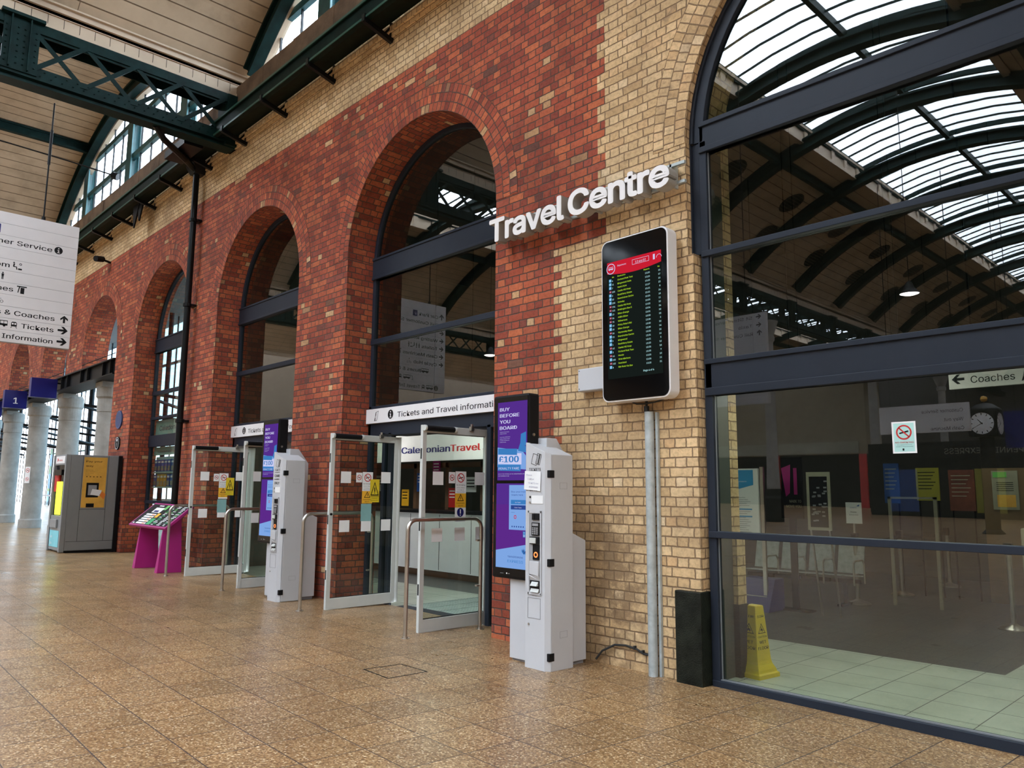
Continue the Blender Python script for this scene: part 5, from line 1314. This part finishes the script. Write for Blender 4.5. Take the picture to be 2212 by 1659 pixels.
root = thing('notice_board', (-4.57,10,1.1), 'framed dark notice board on a grey stand, left of the queue sign', 'notice board')
b = MB(); b.box(-4.73,-4.42,10.0,10.03,1.12,1.88); b.build('frame', M['inwall'], root)
b = MB(); b.box(-4.69,-4.45,9.995,10.0,1.16,1.82); b.build('panel', M['mblack'], root)
b = MB(); 
for k in range(26): a_, c_ = rnd.random(), rnd.random(); b.box(-4.67+.18*a_,-4.66+.18*a_+.03,9.992,9.995,1.2+.55*c_,1.22+.55*c_)
b.build('notices', M['machine_d'], root)
b = MB()
for xx in (-4.70,-4.45): b.bar((xx,10.02,1.12),(xx,10.25,.0),.02,.02)
b.build('leg_frame', M['steel'], root)
root = thing('slogan_poster', (-5.0,10.4,1.2), 'dark poster with MADE TO MOVE YOU in white letters and magenta shapes', 'poster')
b = MB(); b.box(-5.30,-4.98,10.4,10.43,1.25,2.1); b.build('board', M['mblack'], root)
b = MB(); b.text('MADE TO', (-5.0,10.395,1.47), X, Z, height=.05, width=.17, align='R', bold=.02); b.text('MOVE YOU', (-5.0,10.395,1.40), X, Z, height=.05, width=.22, align='R', bold=.02); b.build('slogan', M['inwall'], root)
b = MB(); b.face([(-5.28,10.396,1.95),(-5.14,10.396,2.0),(-5.16,10.396,1.6),(-5.22,10.396,1.55)]); b.box(-5.1,-5.05,10.394,10.396,1.58,1.95); b.build('picture', M['mag'], root)
b = MB(); b.box(-5.2,-5.1,10.42,10.44,0,1.25); b.box(-5.4,-4.9,10.3,10.5,0,.02); b.build('stand', M['mblack'], root)
def panel_poster(nm, x0, x1, y, z0, z1, mat, lab, inner=None):
    root = thing(nm, ((x0+x1)/2,y,z0), lab, 'poster')
    b = MB(); b.box(x0,x1,y,y+.03,z0,z1); b.build('sheet', mat, root)
    b = MB()
    for i in range(6): zz = z1-(z1-z0)*(.15+.1*i); b.box(x0+.1*(x1-x0),x1-.15*(x1-x0)*(1+(i % 3)*.6),y-.003,y,zz,zz+.012)
    b.build('print', inner or M['mblack'], root)
    b = MB(); b.box(x0+.02,x0+.04,y+.03,y+.05,0,z1); b.box(x1-.04,x1-.02,y+.03,y+.05,0,z1); b.build('stand', M['mblack'], root)
panel_poster('timetable_poster', -4.50, -4.16, 13.4, 1.50, 2.02, M['dim_yellow'], 'yellow timetable poster behind the queue posts')
panel_poster('service_poster', -5.0, -4.76, 13.4, 1.45, 2.1, M['dim_blue'], 'deep blue poster left of the yellow timetable', M['inwall'])
panel_poster('portrait_poster', -4.02, -3.66, 13.4, 1.35, 1.98, plain('rust', (.14,.035,.02), .5, 0, .5, 3), 'rust-red poster right of the yellow timetable', M['inwall'])
root = thing('information_pillar', (-3.25,13.6,0), 'brown pillar with a pale information poster, at the right of the wide window', 'pillar')
b = MB(); b.box(-3.55,-2.85,13.4,14.1,0,2.0); b.build('body', plain('pillar_brown', (.16,.10,.05), .6), root)
b = MB(); b.box(-3.42,-3.08,13.38,13.4,1.38,1.96); b.build('poster', M['inwall'], root)
b = MB(); b.m = 0; b.box(-3.40,-3.22,13.375,13.38,1.86,1.94); b.m = 1; b.box(-3.36,-3.12,13.375,13.38,1.42,1.60); b.m = 2
for i in range(5): b.box(-3.36,-3.14,13.375,13.38,1.66+.03*i,1.668+.03*i)
b.build('poster_print', [M['green_l'], M['gold'], M['mblack']], root)
root = thing('barrier_frame', (-4.1,12,0), 'tall pale square metal frame standing among the queue posts', 'frame')
b = MB(); b.box(-4.44,-4.40,12,12.04,0,1.56); b.box(-3.82,-3.78,12,12.04,0,1.56); b.box(-4.44,-3.78,12,12.04,1.53,1.56); b.build('frame', M['inwall'], root)
root = thing('reception_desk', (-2.2,9.6,0), 'pale wooden-fronted desk panel at the right edge of the wide window', 'desk')
b = MB(); b.box(-2.62,1.2,11.3,11.4,.2,1.19); b.build('panel', plain('desk_cream', (.55,.50,.36), .5), root, bevel=.02)
b = MB(); b.box(-2.5,-2.45,11.4,11.9,0,1.15); b.box(1.0,1.05,11.4,11.9,0,1.15); b.build('side_supports', M['wood'], root)
b = MB(); b.tube([(-2.54,11.295,1.13),(-2.54,11.30,1.13)], .03, 12); b.build('badge', M['steel'], root)
# bench seats
for i in range(4):
    x = -6.35+i*.42; y = 11.1+.05*i
    root = thing('bench_seat', (x,y,0), 'perforated metal waiting seat with armrest, %s of the four behind the wide window' % ('leftmost','second from left','third from left','rightmost')[i], 'seat', 'row of metal waiting seats')
    b = MB(); b.hexa([(x,y,.43),(x+.38,y,.43),(x+.38,y+.40,.40),(x,y+.40,.40),(x,y,.445),(x+.38,y,.445),(x+.38,y+.40,.415),(x,y+.40,.415)]); b.build('seat', M['galv'], root)
    b = MB(); b.hexa([(x,y+.40,.44),(x+.38,y+.40,.44),(x+.38,y+.42,.44),(x,y+.42,.44),(x,y+.50,.85),(x+.38,y+.50,.85),(x+.38,y+.52,.85),(x,y+.52,.85)]); b.build('backrest', M['galv'], root)
    b = MB(); b.tube([(x+.39,y+.05,.30),(x+.39,y+.05,.60),(x+.39,y+.10,.64),(x+.39,y+.36,.64),(x+.39,y+.42,.58),(x+.39,y+.42,.30)], .014, 8); b.build('armrest', M['steel'], root, smooth=True)
    b = MB(); b.box(x,x+.42,y+.18,y+.23,.32,.37); 
    if i in (0,3): b.box(x+.17,x+.22,y+.18,y+.23,0,.32); b.box(x+.16,x+.23,y-.02,y+.42,0,.03)
    b.build('beam', M['mblack'], root)
b = MB(); b.prism([(9.9,0),(10.35,0),(10.35,.42),(10.1,.42)], 'x', -5.75,-5.28); tag(b.build('recycling_bin', M['navy']), 'dark blue wedge-shaped bin on the floor behind the wide window', 'bin')
# hanging coaches sign inside
root = thing('coaches_sign', (-1.7,9,2.7), 'white Coaches sign with a left arrow hanging inside the top of the wide window', 'sign')
b = MB(); b.box(-2.63,-.4,9.0,9.05,2.71,2.93); b.build('panel', M['signw'], root)
b = MB(); b.wm = 1; pict(b, 'left', (-2.60,8.996,2.755), X, Z, .11); b.text('Coaches', (-2.42,8.996,2.76), X, Z, height=.10, width=.40, bold=.01); b.build('lettering', [M['mblack'], M['signw']], root); b = MB(); b.wm = 1; pict(b, 'ticket', (-1.98,8.996,2.74), X, Z, .15); pict(b, 'i', (-1.82,8.996,2.745), X, Z, .14); b.text('Tickets', (-1.62,8.996,2.76), X, Z, height=.10, width=.36, bold=.01)
b.build('lettering', [M['mblack'], M['signw']], root)
b = MB(); b.box(-2.4,-2.38,9.02,9.03,2.93,7.1); b.box(-.6,-.58,9.02,9.03,2.93,7.1); b.build('hangers', M['mblack'], root)
# no smoking notice on the glass
root = thing('no_smoking_notice', (-2.05,5.92,1.9), 'pale NO SMOKING notice with a red prohibition circle stuck on the wide window', 'notice')
O = (0,5.9225,0)
b = MB(); b.box(-2.133,-1.968,5.9225,5.924,1.893,2.123); b.build('sheet', M['paper'], root)
SM2 = [plain('pale_aqua', (.42,.68,.64), .5), M['mblack'], M['red']]
b = MB(); b.m = 0; quad(b, (0,5.922,0), X, Z, -2.121, -1.98, 1.905, 2.112); b.m = 2; b.text('NO SMOKING', (-2.05,5.921,1.966), X, Z, height=.016, width=.125, align='C', bold=.01); b.m = 1
b.text('It is against the law to', (-2.05,5.921,1.952), X, Z, height=.007, width=.10, align='C'); b.text('smoke in these premises', (-2.05,5.921,1.939), X, Z, height=.007, width=.115, align='C'); quad(b, (0,5.921,0), X, Z, -2.065, -2.053, 1.912, 1.928)
no_smoke(b, (-2.05,5.9215,2.045), X, Z, .054, 2, 1); b.build('print', SM2, root)
# shop window of the far arch: signs and brochures behind the glass
def shop_sign(z0, z1, h, w_, lab, n_=1):
    root = thing('shop_sign', (-17,6.36,z0), lab, 'sign')
    b = MB(); b.box(-18.5,-15.5,6.36,6.38,z0,z1); b.build('panel', plain('pale_aqua_panel', (.45,.70,.68), .5), root)
    for k in range(n_):
        b = MB(); x = -18.25+k*1.75; b.m = 0; b.text('Caledonian', (x,6.355,z0+(z1-z0)*.28), X, Z, height=h, width=w_*.62, bold=.02); b.m = 1; b.text('Travel', (x+w_*.63,6.355,z0+(z1-z0)*.28), X, Z, height=h, width=w_*.33, bold=.02); b.build('lettering', [M['navy'], M['red']], root)
shop_sign(2.80, 3.13, .15, 2.05, 'large pale travel agency sign high in the far arched window')
shop_sign(2.335, 2.52, .07, 1.25, 'small pale travel agency sign strip above the brochures', 2)
root = thing('brochure_rack', (-17.4,6.4,1.6), 'rack of blue travel brochures in the far arched window', 'rack')
b = MB(); b.box(-18.5,-16.0,6.42,6.46,1.60,2.30); b.box(-18.5,-16.0,6.36,6.46,1.60,1.63); b.box(-18.5,-16.0,6.36,6.46,1.93,1.96); b.build('rack', plain('rack_clear', (.45,.6,.58), .3), root)
for r_ in range(2):
    for k in range(12):
        x = -18.45+k*.2; z = 1.64+.33*r_
        q = thing('travel_brochure', (x,6.38,z), 'travel brochure in the %s row of the window rack, number %d from the left' % (('lower','upper')[r_], k+1), 'brochure', 'brochures in the window rack')
        b = MB(); b.box(x,x+.165,6.375,6.39,z,z+.26); b.build('cover', [M['blue'], M['gold']][1 if (r_ == 0 and 1 <= k <= 3) else 0], q)
        b = MB(); b.box(x+.02,x+.145,6.371,6.375,z+.19,z+.23); b.build('title', M['paper'], q)
        b = MB(); b.box(x+.02,x+.145,6.371,6.375,z+.02,z+.12); b.build('picture', M['inwall'], q)

# ------------------------------------------------------------------ colonnade and the bus station beyond
b = MB(); b.box(-45,-20.05,5.86,5.90,4.36,4.40); b.box(-45,-20.05,5.78,5.98,4.34,4.37); b.box(-45,-20.05,5.78,5.98,4.71,4.74); b.box(-45,-20.05,5.87,5.89,4.37,4.72); 
b.box(-45,-20.05,5.98,6.36,4.34,4.36); b.box(-45,-20.05,6.34,6.36,4.36,4.74)
root = thing('colonnade_girder', (-30,5.9,4.36), 'dark riveted steel girder resting on the stone columns at the left', 'girder')
b.build('beam', M['mblack'], root)
x = -20.3
while x > -45: 
    for q in (0,.6): b = MB(); b.box(x-q-.01,x-q+.01,5.79,5.87,4.37,4.71); b.build('stiffener', M['mblack'], root)
    x -= 1.9
b = MB(); b.tube([(-45,5.82,4.86),(-20.05,5.82,4.86)], .012, 6); b.build('bird_wire', M['mblack'], root)
for i, x in enumerate((-21.9,-25.6,-29.25,-33.0,-36.8,-40.6)):
    z = fz(x,6.3); y = 6.32
    root = thing('stone_column', (x,y,z), 'round pale stone column, %s from the right under the dark girder' % ('first','second','third','fourth','fifth','sixth')[i], 'column', 'stone columns on the left')
    b = MB(); b.lathe([(.29,.30),(.285,3.55-z)], (x,y,z), 28); b.build('shaft', M['conc'], root, smooth=True)
    b = MB(); b.lathe([(0,0),(.33,0),(.33,.26),(.30,.30),(.29,.30)], (x,y,z), 28); b.build('base', M['conc'], root, smooth=True)
    b = MB(); b.lathe([(.285,3.55-z),(.30,3.56-z),(.30,3.9-z),(.34,3.95-z),(.34,4.2-z),(.30,4.28-z),(0,4.28-z)], (x,y,z), 28); b.box(x-.3,x+.3,y-.3,y+.1,4.20,4.34); b.build('capital', M['conc'], root)
    if i == 2:
        b = MB(); b.m = 0; a_ = -.9; u = Vector((math.cos(a_+PI/2),math.sin(a_+PI/2),0)); o = Vector((x,y,0))+Vector((math.cos(a_),math.sin(a_),0))*.295
        quad(b, o, u, Z, -.09, .09, 1.72, 2.25)
        no_smoke(b, o+Z*2.13+u.cross(Z)*.002, u, Z, .07, 2, 1); no_smoke(b, o+Z*1.85+u.cross(Z)*.002, u, Z, .06, 2, 1)
        b.build('notice', SM, root)
for (x, y0, y1, z0, z1, t_, lab) in ((-25.0,5.10,5.75,4.12,4.67,'','blank dark blue platform sign box, the right one of the pair'),(-28.5,5.12,5.74,4.07,4.63,'1','dark blue platform sign box with a white number 1'),(-32.0,5.1,5.72,4.02,4.58,'','dark blue platform sign box cut off by the left edge')):
    root = thing('platform_sign', (x,5.4,z0), lab, 'sign', 'blue platform signs')
    b = MB(); b.box(x-.12,x+.12,y0,y1,z0,z1); b.build('box', M['navy'], root, bevel=.004)
    b = MB(); b.bar((x,y1,z1-.1),(x,5.86,z1-.1),.04,.04); b.build('bracket', M['mblack'], root)
    if t_: b = MB(); b.text(t_, (x+.1215,(y0+y1)/2,z0+.14), Y, Z, height=.26, align='C', bold=.03); b.build('number', M['paper'], root)
# glazed screen with bars
root = thing('glazed_screen', (-40,12,0), 'tall screen of thin vertical bars and rails behind the columns', 'screen')
b = MB(); x = -66.0
while x < -18: b.box(x-.015,x+.015,12,12.06,0,8.9); x += .8
b.build('bars', M['mblack'], root)
b = MB()
for zz in (1.1,3.9,6.9): b.box(-66,-18,12.0,12.09,zz-.05,zz+.05)
b.build('rails', M['mblack'], root)
b = MB(); b.box(-66,-18,12.02,12.03,0,8.9); b.build('glass_panes', M['screen_glass'], root)
x = -64.0
while x < -19: b = MB(); b.tube([(x,11.6,0),(x,11.6,8.9)], .10, 8); b.build('post', M['mblack'], root); x += 5.2
b = MB()
for k in range(9):
    x = -62+k*5.2; b.tube([(x,11.6,3.6),(x+2.6,7.0,4.35)], .05, 6); b.tube([(x+5.2,11.6,3.6),(x+2.6,7.0,4.35)], .05, 6)
b.build('struts', M['mblack'], root)
b = MB(); b.box(-66,-15.8,6.45,12.6,8.9,9.0); struct(b.build('ceiling_canopy', M['dkwall']))
b = MB(); 
root = thing('bus', (-50,15,0), 'yellow and white double-deck bus parked beyond the columns', 'bus')
b = MB(); b.box(-62,-51,14.2,16.7,.35,4.35); b.build('body', M['yellow'], root, bevel=.12)
b = MB(); b.box(-61.6,-51.4,14.17,14.2,1.5,2.5); b.box(-61.6,-51.4,14.17,14.2,3.05,3.85); b.box(-50.99,-50.97,14.4,16.5,1.4,2.6); b.box(-50.99,-50.97,14.4,16.5,3.0,3.9); b.build('windows', M['black'], root)
for xx in (-59.5,-53.5):
    b = MB(); b.tube([(xx,14.15,.5),(xx,14.5,.5)], .5, 18); b.build('wheel', M['rubber'], root)
b = MB(); b.box(-62,-51,14.18,14.2,.5,1.3); b.build('skirt_stripe', M['paper'], root)

# ------------------------------------------------------------------ behind the camera: what the glass reflects
b = MB(); b.box(-45.2,-45,-46,5.5,0,12.9); struct(b.build('wall_left', plain('far_wall_brown', (.13,.10,.07), .8)))
b = MB(); b.box(13.9,14.1,-46,5.8,0,12.9); struct(b.build('wall_right', M['cream']))
b = MB(); b.box(-45,14,-46.2,-46,0,12.9); struct(b.build('wall_far', M['dkwall']))
root = thing('shop_block', (-20.5,-28,0), 'cream shop building across the concourse with dark shop fronts', 'building')
b = MB(); b.box(-25.5,-15.6,-30,-28,3.6,7.9); b.build('upper_wall', M['shopwall'], root)
b = MB(); b.box(-25.5,-15.6,-30,-28.1,0,3.6); b.build('shop_front', M['mblack'], root)
b = MB()
for k in range(2): x = -25.2+k*4.9; b.box(x,x+4.3,-28.0,-27.93,3.65,4.25)
b.build('name_boards', M['inwall'], root)
b = MB()
for k in range(3): x = -25.3+k*4.65; b.box(x,x+.35,-28.1,-27.95,0,3.6)
b.build('pilasters', M['red'], root)
root = thing('kiosk_block', (-8,-22,0), 'dark glazed kiosk in the middle of the concourse with lit posters', 'kiosk')
b = MB(); b.box(-13.2,-1,-23.6,-22,0,3.7); b.build('body', M['mblack'], root)
b = MB(); b.text('TRANSPENNINE EXPRESS', (-6.5,-21.99,3.2), -X, Z, height=.3); b.build('lettering', M['inwall'], root)
for (x0,x1,m) in ((-12.4,-11.3,'dim_blue'),(-9.2,-8.2,'dim_yellow'),(-5.6,-4.6,'inwall')):
    b = MB(); b.box(x0,x1,-22,-21.95,.9,2.6); b.build('poster', M[m], root)
for i, y in enumerate((-5.0,-14.7,-24.4,-34.0)):
    for x in (-13.8,0.0):
        root = thing('iron_column', (x,y,0), 'pale round iron roof column on a black base, %s, %s row' % (('nearest the camera','second out','third out','furthest out')[i], 'left' if x < -5 else 'right'), 'column', 'iron roof columns')
        b = MB(); b.lathe([(.24,1.75),(.20,3.2),(.18,7.2)], (x,y,0), 20); b.build('shaft', M['conc'], root, smooth=True)
        b = MB(); b.lathe([(.34,0),(.34,1.4),(.28,1.5),(.28,1.6),(.26,1.75)], (x,y,0), 20); b.build('base', M['mblack'], root)
        b = MB(); b.lathe([(.18,7.2),(.24,7.25),(.24,7.4),(.20,7.45),(.38,7.95),(.38,7.98)], (x,y,0), 20); b.build('capital', M['conc'], root)
# round louvred vents in the boarded haunches
proto_v = None
for k in range(11):
    for j, d in enumerate((4.3,5.5)):
        for cxx, sd in ((-6.9,-1),(-20.7,1)):
            y = .35-3.7*k-(.5 if j else 0)-.9; x = cxx+sd*d; z = zr(d); nrm = Vector((sd*d,0,z-ZC)).normalized(); tx = Vector((nrm.z,0,-nrm.x))
            if proto_v is None:
                root = thing('roof_vent', (0,0,0), 'x', 'vent', 'round vents in the boarded roof')
                b = MB(); b.disc((0,0,-.012), X, -Y, .44, 26); b.build('opening', M['pipe'], root)
                b = MB()
                for q in range(7): w_ = math.sqrt(max(.01,.44**2-(.11*(q-3))**2)); b.box(.11*(q-3)-.012,.11*(q-3)+.012,-w_,w_,-.035,-.015)
                b.build('louvres', plain('louvre', (.10,.08,.05), .7), root)
                proto_v = root; o = root
            else: o = copy_tree(proto_v)
            o.location = (x,y,z); o.rotation_euler = (0, math.atan2(nrm.x, nrm.z), 0)
            o['label'] = 'round dark vent, %s side of %s roof bay, %s row, number %d from wall' % ('left' if sd < 0 else 'right', 'near' if cxx > -10 else 'left', 'upper' if j == 0 else 'lower', k+1)
# sign facing the wall, seen mirrored
root = thing('direction_sign', (-9.2,-3.9,3.55), 'square white direction sign with a Taxis line, seen mirrored in the wide window', 'sign')
b = MB(); nr = 11; z_t, z_b = 5.62, 3.56; dzz = (z_t-z_b)/nr
for i in range(nr): b.box(-10.32,-8.2,-3.95,-3.85,z_b+dzz*i+.002,z_b+dzz*(i+1)-.002)
b.build('slat_panel', M['signw'], root)
b = MB(); b.wm = 1; U_ = -X; yy = -3.8485
def ln(i, t_, s, w_, k=None, sc=1): 
    z = z_t-dzz*(i+1)+dzz*.3; b.text(t_, (-8.2-s,yy,z), U_, Z, height=dzz*.52, width=w_, bold=.008)
    if k: pict(b, k, (-8.2-.10,yy,z-dzz*.08), U_, Z, dzz*.62)
ln(0,'St Stephens',.32,.95,'left'); ln(1,'Taxis',.32,.35,'left'); ln(2,'Rail Customer Service',.32,1.3,'up'); ln(5,'Waiting Room',.75,.75); pict(b,'wait',(-8.2-.5,yy,z_t-dzz*5.7),U_,Z,.12)
ln(7,'Toilets',.32,.4,'left'); ln(8,'Cash Machines',.32,.85,'left')
b.build('lettering', [M['mblack'], M['signw']], root)
b = MB()
for xx in (-8.7,-9.8): b.tube([(xx,-3.9,z_t),(xx,-3.9,11.2)], .012, 6)
b.build('hanging_rods', M['mblack'], root)
for (x0,x1,y,z0,z1,m,ts,lab) in ((-8.9,-6.5,-12,3.35,4.15,'signw',('Customer Service','Way out','Cash Machine'),'long pale hanging direction sign far across the concourse'),(-6.4,-3.6,-15,3.0,4.1,'navy',('Platforms','Departures','Tickets'),'dark blue hanging information board far across the concourse')):
    root = thing('hanging_board', ((x0+x1)/2,y,z0), lab, 'sign')
    b = MB(); b.box(x0,x1,y-.05,y+.05,z0,z1); b.build('panel', M[m], root)
    for i, t_ in enumerate(ts):
        b = MB(); b.text(t_, (x1-.15,y+.052,z1-.25*(i+1)), U_, Z, height=.13, bold=.01); b.build('lettering', M['mblack'] if m == 'signw' else M['paper'], root)
    b = MB(); b.box(x0+.3,x0+.32,y,y+.01,z1,11.0); b.box(x1-.32,x1-.3,y,y+.01,z1,11.0); b.build('hangers', M['mblack'], root)
root = thing('platform_clock', (-6.65,-14,0), 'black four-faced platform clock on a post with a gold finial, reflected in the wide window', 'clock')
cx, cy = -6.65, -14.0
b = MB(); b.tube([(cx,cy,0),(cx,cy,3.3)], .20, 14); b.lathe([(.3,0),(.3,.5),(.2,.6)], (cx,cy,0), 14); b.build('post', M['mblack'], root, smooth=True)
b = MB(); b.box(cx-.38,cx+.38,cy-.38,cy+.38,3.28,4.05); b.lathe([(.45,0),(.42,.06),(.20,.22),(.05,.26)], (cx,cy,4.05), 16); b.build('case', M['mblack'], root, bevel=.05)
b = MB(); b.lathe([(0,-.1),(.07,-.07),(.1,0),(.07,.07),(0,.1)], (cx,cy,4.42), 14); b.build('finial', M['gold'], root, smooth=True)
for (u, nm) in ((-X,Y),(Y,X)):
    n_ = u.cross(Z); o = Vector((cx,cy,3.67))+n_*.385
    b = MB(); b.disc(o, u, Z, .33, 28); f = b.build('dial', M['paper'], root)
    b = MB(); o2 = o+n_*.003
    for h_ in range(12):
        a = 2*PI*h_/12; d = u*math.sin(a)+Z*math.cos(a); e = n_.cross(d)*.012; b.face([o2+d*.24-e,o2+d*.30-e,o2+d*.30+e,o2+d*.24+e])
    for a, l_, w_ in ((2*PI*(1.33/12),.16,.016),(2*PI*(20/60),.25,.010)):
        d = u*math.sin(a)+Z*math.cos(a); e = n_.cross(d)*w_; b.face([o2-e-d*.03,o2+d*l_-e*.5,o2+d*l_+e*.5,o2+e-d*.03])
    b.disc(o2, u, Z, .33, 28, .315); b.build('hands_and_marks', M['mblack'], root)
for i, (x, y) in enumerate(((-6.54,-8),(-6.6,-16),(-7,-26),(-20.5,-6))):
    root = thing('pendant_lamp', (x,y,6.5), 'glowing pendant dome lamp hung from the roof, %s' % ('nearest, reflected in the wide window','second in the near bay','furthest in the near bay','in the left bay')[i], 'lamp', 'pendant lamps')
    b = MB(); b.lathe([(.05,.30),(.08,.26),(.12,.14),(.24,.0),(.23,-.01)], (x,y,6.5), 20); b.build('shade', M['mblack'], root, smooth=True)
    b = MB(); b.lathe([(.0,-.05),(.12,-.035),(.22,.0)], (x,y,6.5), 20); b.build('glowing_bowl', M['lamp'], root, smooth=True)
    b = MB(); b.tube([(x,y,6.78),(x,y,12.3)], .01, 6); b.build('cord', M['mblack'], root)

# ------------------------------------------------------------------ light
w = bpy.data.worlds.new('world'); bpy.context.scene.world = w; w.use_nodes = True
nt = w.node_tree; bg = nt.nodes['Background']; bg.inputs[0].default_value = (.86,.92,1,1); bg.inputs[1].default_value = 7.0
sc = bpy.context.scene
sc.view_settings.view_transform = 'Standard'; sc.view_settings.look = 'None'; sc.view_settings.gamma = 1
sc.view_settings.use_curve_mapping = False; sc.view_settings.exposure = EXPO
for cx in (-34.5,-20.7,-6.9,6.9):
    la = bpy.data.lights.new('portal', 'AREA'); la.shape = 'RECTANGLE'; la.size = 5.2; la.size_y = 47.6; la.cycles.is_portal = True
    lo = bpy.data.objects.new('portal', la); lo.location = (cx,-22.2,12.95); C.objects.link(lo)
sc.cycles.max_bounces = 10; sc.cycles.transparent_max_bounces = 24
sc.cycles.diffuse_bounces = 5; sc.cycles.glossy_bounces = 5
sc.cycles.sample_clamp_indirect = 6
